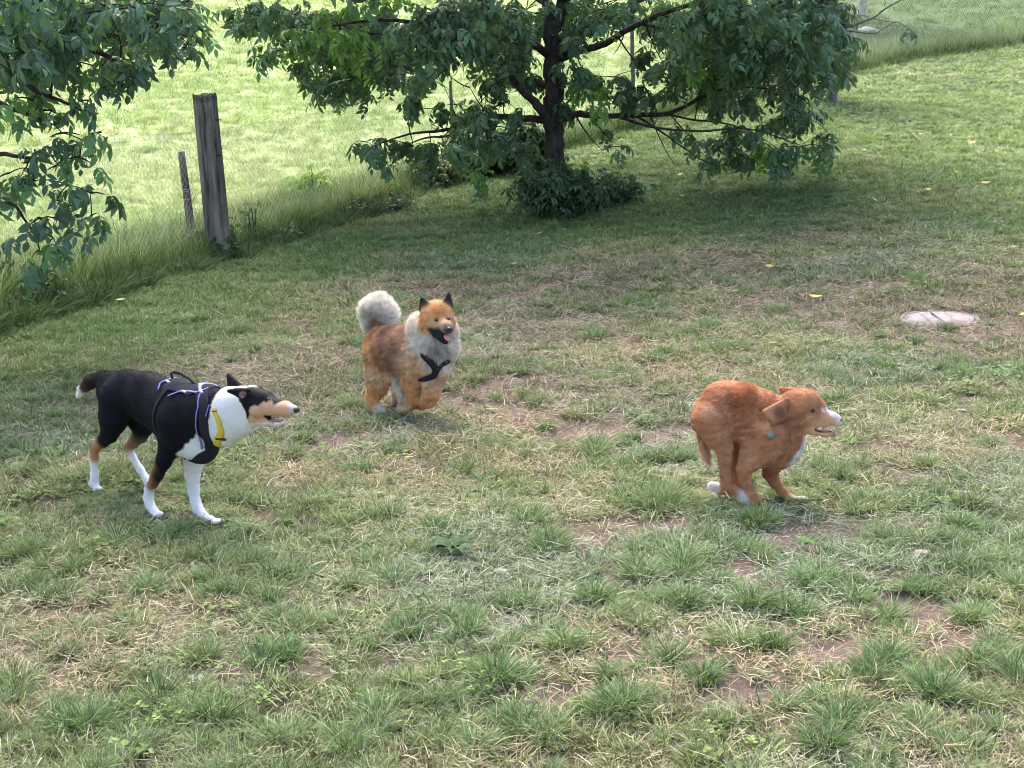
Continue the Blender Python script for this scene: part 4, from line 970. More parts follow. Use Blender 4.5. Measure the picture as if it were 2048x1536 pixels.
# ------------------------------------------------------------------ the tree in the middle
rt_ = np.random.RandomState(5); sT = FPX / (TREE - CAM).dot(FW)
tb = TREE; T1 = Tree('shade_tree', 'broad tree with drooping dark compound leaves and a forked trunk in mid lawn', tb, tb[1], rt_)
p = T1.P; T1.thick = .82
T1.limb([p(1114, 440), p(1112, 400), p(1110, 340), p(1107, 275), p(1106, 225), p(1107, 160), p(1105, 100), p(1102, 40)], [.175, .135, .118, .122, .120, .118, .112, .095], True)
T1.limb([p(1102, 50), p(1090, -20), p(1060, -120, .2), p(1020, -230, .4), p(1000, -380, .3)], [.075, .065, .055, .04, .02])
T1.limb([p(1104, 70), p(1128, 0), p(1150, -100, -.2), p(1190, -240, -.3), p(1180, -430, -.2), p(1150, -560)], [.08, .075, .062, .05, .035, .012])
T1.limb([p(1108, 262), p(1080, 215, -.1), p(1052, 190, -.2), p(990, 120, -.6), p(900, 60, -1.0), p(760, 40, -1.4), p(620, 60, -1.5)], [.085, .06, .045, .036, .028, .020, .009])
T1.limb([p(1095, 240), p(1040, 236), p(965, 232), p(925, 250), p(880, 262), p(820, 268), p(745, 292)], [.05, .042, .034, .026, .02, .014, .006])
T1.limb([p(965, 232), p(900, 270, -.2), p(850, 276, -.3), p(790, 300, -.4)], [.024, .016, .012, .005])
T1.limb([p(1116, 240), p(1150, 228), p(1210, 232), p(1270, 230), p(1330, 228), p(1372, 212), p(1410, 190, -.1), p(1470, 175, -.2), p(1580, 180, -.3)], [.055, .045, .036, .032, .028, .024, .02, .014, .006])
T1.limb([p(1270, 230), p(1320, 262, -.2), p(1360, 290, -.3), p(1400, 318, -.4), p(1440, 335, -.5)], [.018, .013, .011, .008, .004])
T1.limb([p(1240, 235), p(1310, 255, -.5), p(1400, 262, -.8), p(1500, 258, -1.0), p(1600, 290, -1.0)], [.02, .016, .013, .01, .005])
T1.limb([p(1330, 228), p(1390, 240, .3), p(1440, 245, .4), p(1500, 262, .5), p(1560, 300, .5)], [.016, .013, .011, .009, .004])
T1.limb([p(1112, 120), p(1160, 102, -.1), p(1210, 86, -.2), p(1270, 52, -.3), p(1330, 25, -.4), p(1420, 0, -.5), p(1560, -20, -.7)], [.06, .048, .042, .036, .032, .024, .01])
T1.limb([p(1285, 48, -.3), p(1330, 58, -.3), p(1380, 70, -.4), p(1460, 90, -.5)], [.02, .016, .013, .006])
T1.limb([p(1104, 165), p(1085, 168, .1), p(1040, 150, .3), p(960, 100, .5), p(860, 90, .8), p(700, 110, 1.0)], [.05, .04, .034, .026, .018, .008])
T1.limb([p(1095, 110), p(1010, 40, -1), p(930, -20, -2.0), p(820, -30, -2.8)], [.05, .04, .03, .012])
T1.limb([p(1112, 130), p(1200, 40, 1), p(1350, -20, 1.8), p(1500, -10, 2.4)], [.05, .04, .03, .012])
T1.limb([p(1100, 10), p(1000, -60, 1.4), p(860, -120, 2.2)], [.05, .035, .012]); T1.limb([p(1120, 0), p(1260, -80, -1.2), p(1420, -120, -1.8)], [.05, .035, .012])
for (a, b, c, d, r) in ((1180, 228, 1236, 290, .010), (1300, 230, 1350, 330, .008), (1210, 88, 1180, 60, .01), (1235, 72, 1300, 150, .010), (1290, 45, 1330, 130, .009), (1150, 228, 1205, 300, .010), (925, 250, 900, 200, .008), (985, 233, 940, 175, .012), (940, 175, 880, 130, .008), (1250, 62, 1225, 110, .008), (1040, 236, 1010, 285, .01), (1010, 285, 930, 292, .006), (1340, 228, 1420, 300, .008)):
    q = bezier(p(a, b), (p(a, b) + p(c, d)) / 2 + [0, 0, -.08], p(c, d, rt_.normal(0, .2)), 6); T1.twigs.tube(q, np.linspace(r, .003, 6), 5, cap=False)
    for v in q[2:]: T1.nodes.append((v, .005))
BL = [ (500,120,22,9,.1),(540,105,34,14,.1),(590,100,40,20,.2),(610,135,38,18,.1), (470,45,26,24,0), (520,40,50,34,.2), (580,40,60,40,.4), (650,60,60,50,.6), (640,150,40,26,.1), (655,190,26,14,0), (690,110,60,46,.5), (700,165,45,28,.2), (735,192,26,14,0),
    (750,60,70,50,.8), (770,130,55,36,.4), (820,80,60,50,.7), (880,40,60,45,.9), (850,150,36,24,.2), (815,200,24,22,0), (845,225,34,22,0), (930,70,50,30,.6), (955,20,70,34,1), (990,85,40,40,.5), (1000,150,44,38,.3), (960,200,38,28,.2), (1015,210,40,28,.1), (1040,90,40,50,.5), (1050,30,50,40,.6), (1060,160,34,30,-.2), (905,215,30,22,.1),
    (725,290,26,10,0), (765,295,40,18,0), (770,325,32,12,0), (815,300,44,22,0), (865,290,34,26,.1), (860,330,24,16,-.1), (920,300,36,30,.3), (940,345,24,24,-.1), (955,375,16,14,-.1), (900,250,30,18,0), (1000,260,34,24,.2), (1030,300,26,24,.2), (990,300,30,22,.3),
    (1150,60,34,44,-.5), (1160,30,60,34,.2), (1165,150,36,34,-.2), (1140,205,30,28,-.6), (1185,195,40,28,.1), (1215,160,40,24,-.1), (1215,20,60,26,.5), (1250,190,40,26,0), (1290,180,50,26,-.1), (1300,120,30,22,.2), (1330,95,34,26,.3), (1345,165,50,30,0), (1335,40,60,34,.5), (1390,120,56,42,.4), (1400,50,66,50,.6), (1405,185,44,26,.1), (1455,160,50,34,.3), (1470,100,60,46,.5), (1480,30,66,44,.6), (1530,150,50,36,.3), (1545,80,60,50,.5), (1560,20,60,34,.5), (1450,215,36,20,0), (1510,205,44,26,.1), (1585,190,44,28,.2), (1605,120,50,36,.3), (1625,60,50,46,.4), (1650,20,50,28,.4), (1665,110,34,26,.3), (1650,180,26,18,.1),
    (1560,245,46,26,0), (1620,240,40,24,0), (1480,262,38,22,0), (1650,275,26,22,0), (1530,290,44,26,0), (1590,300,50,26,0), (1440,300,36,26,-.1), (1640,320,26,12,0), (1480,325,40,18,-.1), (1540,330,34,16,-.1), (1410,345,20,14,-.2), (1425,322,26,16,-.2), (1395,285,24,14,-.1), (1350,255,20,12,0), (1225,270,18,14,0), (1245,300,14,10,0)]
for (cx, cy, rx, ry, dp) in BL:
    ar = math.pi * rx * ry / sT ** 2; dens = 290 if dp > .15 else 330
    lay = 1 if dp <= .15 else (2 if dp < .5 else 3)
    for q in range(lay):
        dy = rt_.uniform(-1, 1) * (.25 + 2.6 * max(0, dp)); jx, jy = rt_.normal(0, rx * .22), rt_.normal(0, ry * .22) if lay > 1 else 0
        T1.blob(T1.P(cx + jx, cy + jy - 6, dy), rx / sT, .35, ry / sT, max(5, int(ar * dens * .75)), .76, down=.8, tint=(1, 1, 1) if rt_.uniform() < .85 else (1.5, 1.55, .8))
for q in range(330):                                         # the rest of the round crown, above the frame
    a = rt_.uniform(0, 6.283); rr = math.sqrt(rt_.uniform(.05, 1)); h = rt_.uniform(0, 1); R_ = 3.7 * math.sqrt(max(0.05, 1 - (h * 1.02) ** 2)) * (.35 + .65 * rr)
    c = np.array([math.cos(a) * R_, math.sin(a) * R_, 2.75 + 4.4 * h - tb[2]]); w_ = c + T1.base - CAM
    if 768 - w_ @ UP / (w_ @ FW) * FPX > -35: continue
    T1.blob(c, .5, .5, .35, 16, 1.05, down=.8)
T1.done(LV_I, LV_O, 290, (.090, .160, .084))

# ------------------------------------------------------------------ the tree whose branches hang in from the left
rt_ = np.random.RandomState(9); YB = 8.6; bx = np.array([-5.0, 9.2, 0.0]); bx[2] = terrain(bx[0], bx[1])
T2 = Tree('overhanging_tree', 'near tree whose long leafed branches hang into the left edge of the lawn', bx, YB, rt_)
p = T2.P
T2.limb([np.array([0, 0, -.15]), np.array([.02, 0, 1.0]), np.array([.1, -.05, 2.1]), np.array([.15, -.1, 3.4]), np.array([.1, 0, 5.0]), np.array([.2, .1, 6.8])], [.24, .17, .15, .13, .09, .03], True)
T2.limb([np.array([.08, -.02, 1.9]), p(-280, 40), p(-120, 60), p(30, 70), p(150, 90, .2), p(260, 130, .3)], [.09, .07, .05, .036, .022, .008])
T2.limb([np.array([.1, -.05, 2.3]), p(-200, -160), p(-20, -110), p(160, -70, .3), p(300, -20, .5), p(400, 60, .6)], [.09, .07, .055, .042, .026, .008])
T2.limb([np.array([.05, 0, 1.5]), p(-260, 330), p(-100, 310), p(0, 308), p(40, 314), p(90, 318)], [.06, .04, .026, .014, .010, .005])
T2.limb([np.array([.02, 0, 1.2]), p(-240, 440), p(-90, 415), p(0, 407), p(28, 410), p(50, 440), p(70, 470)], [.055, .036, .022, .012, .010, .007, .004])
T2.limb([p(-20, 90), p(30, 150), p(80, 185), p(130, 205), p(170, 225)], [.03, .02, .014, .01, .005])
T2.limb([p(-20, 200), p(20, 215), p(70, 235), p(110, 250)], [.02, .014, .009, .004])
BL2 = [(20,20,90,50,.6),(110,20,90,50,.6),(200,20,80,46,.6),(280,20,70,44,.6),(350,20,50,36,.4),(390,60,24,24,.1),(375,100,20,16,0),(345,72,34,20,.1),(300,70,50,30,.3),(60,80,80,44,.5),(150,80,80,44,.4),(230,90,60,36,.3),(30,130,70,36,.3),(110,130,70,34,.3),(190,135,60,28,.2),(250,150,34,20,.1),(285,128,24,10,0),(230,178,26,14,0),(150,175,60,24,.1),(80,185,60,26,.1),(20,190,50,30,.1),(180,205,26,16,0),(60,225,40,16,0),(110,225,34,14,0),(60,205,40,20,0),
    (130,270,34,16,0),(170,285,34,16,0),(205,268,20,8,0),(110,300,34,16,0),(150,318,40,16,0),(60,305,20,8,0),(120,335,36,12,0),(60,340,30,12,0),(20,350,30,16,0),(70,365,40,16,0),(140,375,34,16,0),(170,390,28,14,0),(30,385,28,12,0),(110,405,36,16,0),(160,415,34,16,0),(190,436,22,10,0),(70,440,26,14,0),(120,445,40,18,0),(60,475,24,14,0),(110,480,36,16,0),(150,475,26,14,0),(75,505,18,12,0),(120,505,28,12,0)]
for (cx, cy, rx, ry, dp) in BL2:
    ar = math.pi * rx * ry / 340. ** 2; lay = 1 if dp < .2 else (3 if dp < .4 else 6)
    for q in range(lay):
        dy = rt_.uniform(-.5, 1) * (.15 + 2.4 * dp); T2.blob(T2.P(cx + rt_.normal(0, rx * .3), cy - 4 + rt_.normal(0, ry * .25) * (dp > .2), dy), rx / 340., .22, ry / 340., max(5, int(ar * 150)), .62, down=.55, tint=(1, 1, 1) if rt_.uniform() < .8 else (1.4, 1.45, .9))
for q in range(150):
    a = rt_.uniform(0, 6.283); h = rt_.uniform(0, 1); R_ = 3.6 * math.sqrt(max(.05, 1 - h * h)) * math.sqrt(rt_.uniform(.1, 1))
    c = np.array([math.cos(a) * R_, math.sin(a) * R_, 2.7 + 4.2 * h]); w_ = c + T2.base - CAM; z_ = w_ @ FW
    if z_ > 0.5 and 768 - w_ @ UP / z_ * FPX > -40 and w_ @ RT / z_ * FPX + 1024 > -30: continue
    T2.blob(c, .5, .5, .35, 12, 1.0, down=.6)
T2.done(LV_I, LV_O, 290, (.085, .155, .095))

# ------------------------------------------------------------------ slim trees behind, on the right
rt_ = np.random.RandomState(15); sb = G(1664, 205)
T3 = Tree('slim_tree', 'slim grey trunked tree with a bare twig on the right, behind the broad tree', sb, sb[1], rt_, bark('grey_bark', (.10, .08, .085), (.24, .20, .20)))
p = T3.P; s3 = FPX / (sb - CAM).dot(FW)
T3.limb([p(1664, 215), p(1664, 190), p(1665, 150), p(1666, 100), p(1669, 40), p(1668, -60), p(1672, -200), p(1680, -420)], [11 / s3 * 1.5, 10.5 / s3, 9.5 / s3, 8.5 / s3, 9 / s3, 7 / s3, 5 / s3, 1.5 / s3], True)
T3.limb([p(1670, 56), p(1700, 54), p(1722, 45), p(1748, 35), p(1770, 18), p(1800, 0), p(1840, -30)], [4.2 / s3, 2.6 / s3, 2.3 / s3, 2 / s3, 1.8 / s3, 1.4 / s3, .6 / s3], sides=6)
T3.limb([p(1672, 58), p(1700, 62), p(1735, 67), p(1752, 66), p(1766, 58), p(1775, 52), p(1795, 44), p(1822, 62)], [2 / s3, 1.6 / s3, 1.4 / s3, 1.3 / s3, 1.2 / s3, 1.2 / s3, 1 / s3, .6 / s3], sides=5)
T3.limb([p(1746, 36), p(1768, 42), p(1790, 44)], [1.1 / s3, .9 / s3, .6 / s3], sides=5)
T3.limb([p(1668, 40), p(1640, 10), p(1600, -40), p(1540, -90)], [5 / s3, 3.6 / s3, 2.6 / s3, 1 / s3], sides=6)
for (cx, cy, rx, ry, n) in ((1690, 15, 14, 12, 10), (1684, 70, 16, 6, 9), (1700, 74, 14, 6, 8), (1650, 20, 40, 30, 60), (1600, 10, 50, 30, 50), (1690, 105, 14, 6, 8), (1680, 130, 18, 5, 6), (1690, 145, 12, 4, 5), (1815, 56, 8, 5, 4), (1640, 90, 26, 30, 30), (1600, -60, 60, 40, 60), (1680, -120, 90, 50, 120), (1700, -230, 90, 60, 120), (1690, -330, 60, 60, 70), (1780, -110, 60, 40, 50)):
    T3.blob(T3.P(cx, cy, rt_.normal(0, .2)), rx / s3, .4, ry / s3, n, 1.15, down=.5, connect=cy < 100, tint=(1.35, 1.3, 1.2))
T3.done(LV_I, LV_O, 40, (.075, .12, .075))

pb = G(1722, 42); T4 = Tree('pale_trunk_tree', 'pale thick trunked tree on the far slope, right of the slim tree', pb, pb[1], rt_, M_PALE)
p = T4.P; s4 = FPX / (pb - CAM).dot(FW)
T4.limb([p(1722, 44), p(1724, 28), p(1728, 0), p(1734, -60), p(1738, -160), p(1745, -320)], [13 / s4, 10 / s4, 8.5 / s4, 7.5 / s4, 6 / s4, 3 / s4], True)
T4.limb([p(1738, -140), p(1780, -200), p(1840, -240)], [4 / s4, 3 / s4, 1 / s4]); T4.limb([p(1738, -160), p(1690, -230), p(1640, -260)], [4 / s4, 3 / s4, 1 / s4])
for q in range(26): T4.blob(T4.P(1740 + rt_.normal(0, 60), -260 + rt_.normal(0, 45), rt_.normal(0, 1.5)), .9, .9, .6, 18, 1.8, down=.6)
T4.done(LV_I, LV_O, 0, (.06, .10, .05))

# slender pole-like sapling seen through the gap of the broad tree's crown
q0 = G(1268, 255); YS = q0[1]; s5 = FPX / (q0 - CAM).dot(FW)
T5 = Tree('sapling', 'thin pinkish grey sapling trunk seen through the gap right of the forked trunk', q0, YS, rt_, bark('sapling_bark', (.10, .085, .085), (.20, .17, .17)))
p = T5.P; T5.limb([p(1268, 262), p(1267, 200), p(1265, 120), p(1263, 30), p(1262, -80), p(1264, -200)], [5 / s5, 4.5 / s5, 4 / s5, 3.6 / s5, 3 / s5, 1 / s5], True)
for q in range(16): T5.blob(T5.P(1262 + rt_.normal(0, 40), -140 + rt_.normal(0, 40), rt_.normal(0, .6)), .5, .5, .4, 14, 1.2)
T5.done(LV_I, LV_O, 0, (.05, .09, .045))

# ------------------------------------------------------------------ shrubs and weeds
def shrub(name, label, cat, px, py, w_px, h_px, n, tint, seed, size=.7, group=None, variants=SM_I, deep=.8, stem=True):
    r = np.random.RandomState(seed); b = G(px, py); sc = FPX / (b - CAM).dot(FW); root = empty(name, b); tag(root, label, cat, group)
    W = w_px / sc / 2; Hh = h_px / sc; ms = Mesher(); P_ = []; R_ = []; S_ = []; C_ = []
    for i in range(max(6, n // 14)):
        a = r.uniform(0, 6.283); q = math.sqrt(r.uniform()); tip = np.array([math.cos(a) * q * W, math.sin(a) * q * W * deep, Hh * r.uniform(.45, 1.0) * (1 - .45 * q * q)])
        root_p = np.array([tip[0] * .35, tip[1] * .35, -.03]); c = bezier(root_p, (root_p + tip) / 2 + [0, 0, Hh * .2], tip, 6); ms.tube(c, np.linspace(.007, .003, 6), 4, cap=False)
        for k in range(14):
            t = r.uniform(.15, 1); pt = c[min(5, int(t * 6))] + r.normal(0, .05, 3); pt[2] = max(.01, pt[2]); P_.append(pt); R_.append((r.normal(0, .3), r.uniform(-.4, .7), r.uniform(0, 6.283))); S_.append((size * r.uniform(.6, 1.2),) * 3); C_.append(np.array(tint) * r.uniform(.65, 1.35))
    if stem: tag(obj('stems', ms.mesh('stems', M_TWIG), root), kind='stuff')
    tag(scatter('foliage', P_, R_, S_, C_, r.randint(0, len(variants), len(P_)), variants, root), kind='stuff')
    return root
shrub('shrub', 'dark leafy sprouts round the foot of the forked trunk', 'shrub', 1118, 432, 190, 115, 1300, (.058, .11, .050), 21, .75)
shrub('shrub', 'low dark green sprouts spreading right of the forked trunk', 'shrub', 1200, 412, 170, 70, 700, (.05, .105, .045), 22, .75)
shrub('shrub', 'leafy green bush behind the fence, left of the forked trunk', 'shrub', 1052, 345, 120, 130, 950, (.07, .13, .055), 23, 1.0)
shrub('shrub', 'dim tangled bush along the wire fence under the low left branches', 'shrub', 955, 352, 150, 100, 800, (.06, .095, .045), 24, .9)
shrub('shrub', 'olive weedy bush beside the fence, farthest left of the bushes under the tree', 'shrub', 868, 374, 130, 80, 600, (.12, .17, .06), 25, .7)
shrub('weed_clump', 'dark nettle like weeds hiding the foot of the thick timber post', 'weeds', 430, 516, 92, 74, 360, (.055, .10, .045), 26, .7)
shrub('weed_clump', 'sprawling weeds along the fence foot right of the thick timber post', 'weeds', 540, 482, 130, 34, 260, (.10, .15, .055), 27, .6)
shrub('weed_clump', 'thin upright weed stems standing right of the thick timber post', 'weeds', 508, 490, 40, 84, 90, (.10, .16, .06), 28, .45)
shrub('weed_clump', 'tall yellowish green weeds beyond the fence, between the timber post and the tree', 'weeds', 628, 405, 110, 78, 300, (.24, .38, .06), 29, .8)
shrub('weed_clump', 'dark weeds at the foot of the fence, midway from post to tree', 'weeds', 740, 425, 190, 30, 300, (.06, .09, .04), 30, .6)
shrub('weed_clump', 'tall dark grass and weeds in the bottom left corner of the fence line', 'weeds', 40, 618, 190, 100, 420, (.045, .09, .045), 31, .6)
shrub('shrub', 'olive brown scrub on the fence line, seen through the right branches', 'shrub', 1500, 192, 200, 34, 300, (.11, .10, .07), 32, .8)
# ------------------------------------------------------------------ weathered timber post
def post_mat():
    mt, n, out = new_mat('weathered_timber'); tc = n.nodes.new('ShaderNodeTexCoord'); mp = n.nodes.new('ShaderNodeMapping'); mp.inputs['Scale'].default_value = (16, 16, 1.3)
    nz = n.nodes.new('ShaderNodeTexNoise'); nz.inputs['Scale'].default_value = 1.6; nz.inputs['Detail'].default_value = 8; nz.inputs['Roughness'].default_value = .6
    n.links.new(tc.outputs['Object'], mp.inputs[0]); n.links.new(mp.outputs[0], nz.inputs['Vector'])
    cr = n.nodes.new('ShaderNodeValToRGB'); e = cr.color_ramp.elements; e[0].position = .34; e[1].position = .62; e[0].color = (.045, .038, .035, 1); e[1].color = (.24, .21, .175, 1)
    n.links.new(nz.outputs['Fac'], cr.inputs[0]); b = n.nodes.new('ShaderNodeAttribute'); b.attribute_name = 'bcol'
    mx = n.nodes.new('ShaderNodeMix'); mx.data_type = 'RGBA'; mx.blend_type = 'MULTIPLY'; mx.inputs[0].default_value = 1; n.links.new(cr.outputs[0], mx.inputs[6]); n.links.new(b.outputs['Color'], mx.inputs[7])
    p = n.nodes.new('ShaderNodeBsdfPrincipled'); p.inputs['Roughness'].default_value = .92; p.inputs['Specular IOR Level'].default_value = .15; n.links.new(mx.outputs[2], p.inputs['Base Color'])
    bp = n.nodes.new('ShaderNodeBump'); bp.inputs['Strength'].default_value = .9; bp.inputs['Distance'].default_value = .015; n.links.new(nz.outputs['Fac'], bp.inputs['Height']); n.links.new(bp.outputs[0], p.inputs['Normal']); n.links.new(p.outputs[0], out.inputs[0]); return mt
M_POST = post_mat()
pb_ = G(440, 518); sp = FPX / (pb_ - CAM).dot(FW); top = PT(409, 189, pb_[1] - .05); axis = top - pb_; Hp = np.linalg.norm(axis); axis /= Hp
ms = Mesher(); rp = np.random.RandomState(3); ns, nh = 44, 46; V = []; C_ = []
u = np.cross(axis, [0, 1, 0]); u /= np.linalg.norm(u); v = np.cross(axis, u); ang = np.linspace(0, 2 * np.pi, ns, endpoint=False)
rad0 = 25.5 / sp
for j in range(nh):
    t = j / (nh - 1); row = []
    for a in ang:
        sq = 1 / max(abs(math.cos(a)), abs(math.sin(a))) ** .45                        # between round and squared
        crack = sum(d * math.exp(-(((a - c0 + .10 * math.sin(t * 9 + c0) + math.pi) % (2 * math.pi) - math.pi) / w0) ** 2) * (t > t0) * min(1, (t - t0) * 6) for c0, w0, d, t0 in ((4.55, .07, .42, .60), (3.9, .06, .14, .2), (5.25, .06, .16, .45), (5.0, .05, .12, .1), (1.2, .06, .2, .3)))
        r = rad0 * (.93 + .07 * (1 - t)) * sq * .96 * (1 - crack * (.35 + .65 * (t > .93))) * (1 + .03 * (vnoise(np.array(a * 3), np.array(t * 6), 1, 4, 2) - .5))
        zz = -.12 + (Hp + .12) * t + (t > .97) * (.012 * math.sin(a * 3) + .01 * rp.uniform(-1, 1)); V.append(pb_ + axis * zz + u * math.cos(a) * r + v * math.sin(a) * r)
        dk = 1 - .75 * min(1, crack * 4); dk *= .55 if t > .965 else 1
        C_.append(np.array([1, 1, 1]) * dk * (1 - .25 * (t > .80) * (a > 3.2) * (a < 4.4)))
V.append(pb_ + axis * (Hp - .05)); C_.append(np.array([.3, .3, .3]))
Q = [(j * ns + i, j * ns + (i + 1) % ns, (j + 1) * ns + (i + 1) % ns, (j + 1) * ns + i) for j in range(nh - 1) for i in range(ns)]
T_ = [((nh - 1) * ns + i, (nh - 1) * ns + (i + 1) % ns, nh * ns) for i in range(ns)]
V = np.array(V) - pb_; ms.add(V, Q, T_, np.array(C_)); root = empty('timber_post', pb_); tag(root, 'thick weathered timber post split at its top, beside the wire fence', 'post')
obj('shaft', ms.mesh('shaft', M_POST, False), root)
M_RUST = plain('dark_iron', (.03, .024, .022), .6, .6, noise=(60, .4))
fr = lambda px, py, out=.0: PT(px, py, pb_[1] - rad0 * 1.02 - out) - pb_
for k, (a, b) in enumerate((((396, 238), (437, 240)), ((404, 309), (441, 311)))):          # two wires nailed round it
    w_ = Mesher(); A_, B_ = fr(*a), fr(*b); w_.tube([A_ + [-.004, .05, 0], A_, (A_ + B_) / 2 + [0, -.008, 0], B_, B_ + [.004, .05, 0]], .0045, 5); obj('wire_tie', w_.mesh('wire_tie', M_RUST), root)
for (a, b) in ((421, 262), (430, 264), (421, 292), (431, 290), (420, 313), (427, 317)):
    w_ = Mesher(); A_ = fr(a, b); w_.tube([A_ + [0, .03, .028], A_ + [0, -.008, .02], A_ + [0, -.008, -.02], A_ + [0, .03, -.028]], .005, 5); obj('staple', w_.mesh('staple', M_RUST), root)

sb_ = G(388, 500); sq = FPX / (sb_ - CAM).dot(FW); tp = PT(362, 303, sb_[1]); ms = Mesher(); ax_ = tp - sb_
ms.tube(np.array([sb_ + ax_ * t for t in (-.05, .1, .3, .5, .7, .9, 1.0)]) - sb_, np.array([9.5, 9, 8.5, 8, 7.5, 7.2, 7.0]) / sq, 12, (1.1, 1.05, 1.05), .05)
root = empty('stake', sb_); tag(root, 'thin leaning grey stake just left of the thick timber post', 'stake'); obj('shaft', ms.mesh('shaft', M_POST), root)
w_ = Mesher()
for t in (.58, .60, .50): c = ax_ * t; w_.tube([c + [math.cos(a) * 9.2 / sq, math.sin(a) * 9.2 / sq, .004 * a] for a in np.linspace(0, 6.3, 12)], .003, 4)
obj('wire_tie', w_.mesh('wire_tie', plain('pale_wire', (.45, .43, .42), .45, .6)), root)['kind'] = 'stuff'

# ------------------------------------------------------------------ chain link fence
M_WIRE = plain('galvanised_wire', (.42, .43, .42), .5, .5)
ys = np.arange(8.6, 33, .02); fx = fence_x(ys) - .20; pts = np.stack([fx, ys], -1); sl = np.concatenate([[0], np.cumsum(np.linalg.norm(np.diff(pts, axis=0), axis=1))])
def fpt(s_, z): 
    x_, y_ = np.interp(s_, sl, pts[:, 0]), np.interp(s_, sl, pts[:, 1]); return np.stack([x_, y_, terrain(x_, y_) + z], -1)
ms = Mesher(); pitch = .075; HH = 1.12; V = []; Q = []; n0 = 0
for sgn in (1, -1):
    for s0 in np.arange(-HH, sl[-1] + HH, pitch):
        s1_, z1 = s0, 0.0; s2_, z2 = s0 + sgn * HH, HH
        a = np.array([s1_, s2_]); z = np.array([z1, z2]); lo_, hi_ = min(a), max(a)
        if lo_ < 0 or hi_ > sl[-1]: continue
        tt = np.linspace(0, 1, 4); c = fpt(s1_ + (s2_ - s1_) * tt, z1 + (z2 - z1) * tt); ms.tube(c, .0013, 3, cap=False)
wf = empty('wire_fence', fpt(2.0, 0)); tag(wf, 'see through chain link fence between lawn and bright meadow', 'fence')
me = ms.mesh('wire_mesh', M_WIRE); me.transform(Matrix.Translation(-wf.location)); tag(obj('wire_mesh', me, wf), kind='stuff')
ms = Mesher(); 
for s_ in (0, ): ms.tube(fpt(np.linspace(0, sl[-1], 160), HH), .002, 4, cap=False)
me = ms.mesh('top_wire', M_WIRE); me.transform(Matrix.Translation(-wf.location)); obj('top_wire', me, wf)
for y_ in (8.7, 19.1):
    s_ = float(np.interp(y_, pts[:, 1], sl)); b_ = fpt(s_, 0); ms = Mesher(); ms.tube([b_ - [0, 0, .1], b_ + [0.01, 0, .6], b_ + [0, 0, 1.2]], .022, 8); me = ms.mesh('post', M_POST); me.transform(Matrix.Translation(-wf.location)); obj('post', me, wf)

# ------------------------------------------------------------------ manhole cover
mc = G(1878, 638); slope = np.array([float(terrain(mc[0] + .3, mc[1]) - terrain(mc[0] - .3, mc[1])) / .6, float(terrain(mc[0], mc[1] + .3) - terrain(mc[0], mc[1] - .3)) / .6])
mc = mc - [0, 0, .012]; root = empty('manhole_cover', mc); tag(root, 'flat round pinkish grey manhole cover sunk in the grass at the right', 'manhole cover'); R0 = 78 / (FPX / (mc - CAM).dot(FW))
root.rotation_euler = (math.atan(slope[1]) * .8, -math.atan(slope[0]) * .8, 0)
M_CONC = plain('pinkish_concrete', (.30, .245, .225), .85, noise=(14, .25), bump=.4); M_CONC2 = plain('concrete_rim', (.26, .21, .195), .9, noise=(20, .3), bump=.5)
def ring(name, r0, r1, z0, z1, mat, parent, n=64, wob=0):
    ms = Mesher(); a = np.linspace(0, 2 * np.pi, n, endpoint=False); r = np.random.RandomState(2); w1 = 1 + wob * r.uniform(-1, 1, n)
    cs = [(r0, z0), (r0, z1 - .004), (r0 + .006, z1), (r1 - .008, z1), (r1, z1 - .008), (r1, z0)]; V = np.concatenate([np.stack([np.cos(a) * q * (w1 if q > r0 + .01 else 1), np.sin(a) * q * (w1 if q > r0 + .01 else 1), np.full(n, z)], -1) for q, z in cs])
    Q = [(k * n + i, k * n + (i + 1) % n, (k + 1) * n + (i + 1) % n, (k + 1) * n + i) for k in range(5) for i in range(n)]
    ms.add(V, Q); return obj(name, ms.mesh(name, mat, False), parent)
ring('rim', R0 * .90, R0, -.05, .022, M_CONC2, root, wob=.03)
def slab(name, pl, z0, z1, mat, parent):
    n = len(pl); pl = np.array(pl); c = pl.mean(0); q = c + (pl - c) * .985
    V = np.concatenate([np.c_[pl, np.full(n, z0)], np.c_[pl, np.full(n, z1 - .005)], np.c_[q, np.full(n, z1)], [[c[0], c[1], z1]]])
    ms = Mesher(); ms.add(V, [(k * n + i, k * n + (i + 1) % n, (k + 1) * n + (i + 1) % n, (k + 1) * n + i) for k in range(2) for i in range(n)], [(2 * n + i, 2 * n + (i + 1) % n, 3 * n) for i in range(n)]); return obj(name, ms.mesh(name, mat, False), parent)
cuts = [-1.0, -.42, .02, .40, 1.0]
for k in range(4):                                            # the cover is four strips of slab, butted
    x0, x1 = cuts[k] * R0 * .885 + .002, cuts[k + 1] * R0 * .885 - .002; rr = R0 * .885; xs = np.linspace(x0, x1, 9); up_ = [(x, math.sqrt(max(0, rr * rr - x * x))) for x in xs]; dn = [(x, -y) for x, y in up_[::-1]]
    sh = .12 * R0; pl = [(x + sh * y / rr * .5, y) for x, y in up_ + dn]; pl = [(x, y) for i, (x, y) in enumerate(pl) if i == 0 or math.hypot(x - pl[i - 1][0], y - pl[i - 1][1]) > .002]
    pl = [(min(max(x, -math.sqrt(max(0, rr * rr - y * y))), math.sqrt(max(0, rr * rr - y * y))), y) for x, y in pl]
    slab('slab', pl, -.04, .019 + .001 * (k % 2), M_CONC, root)

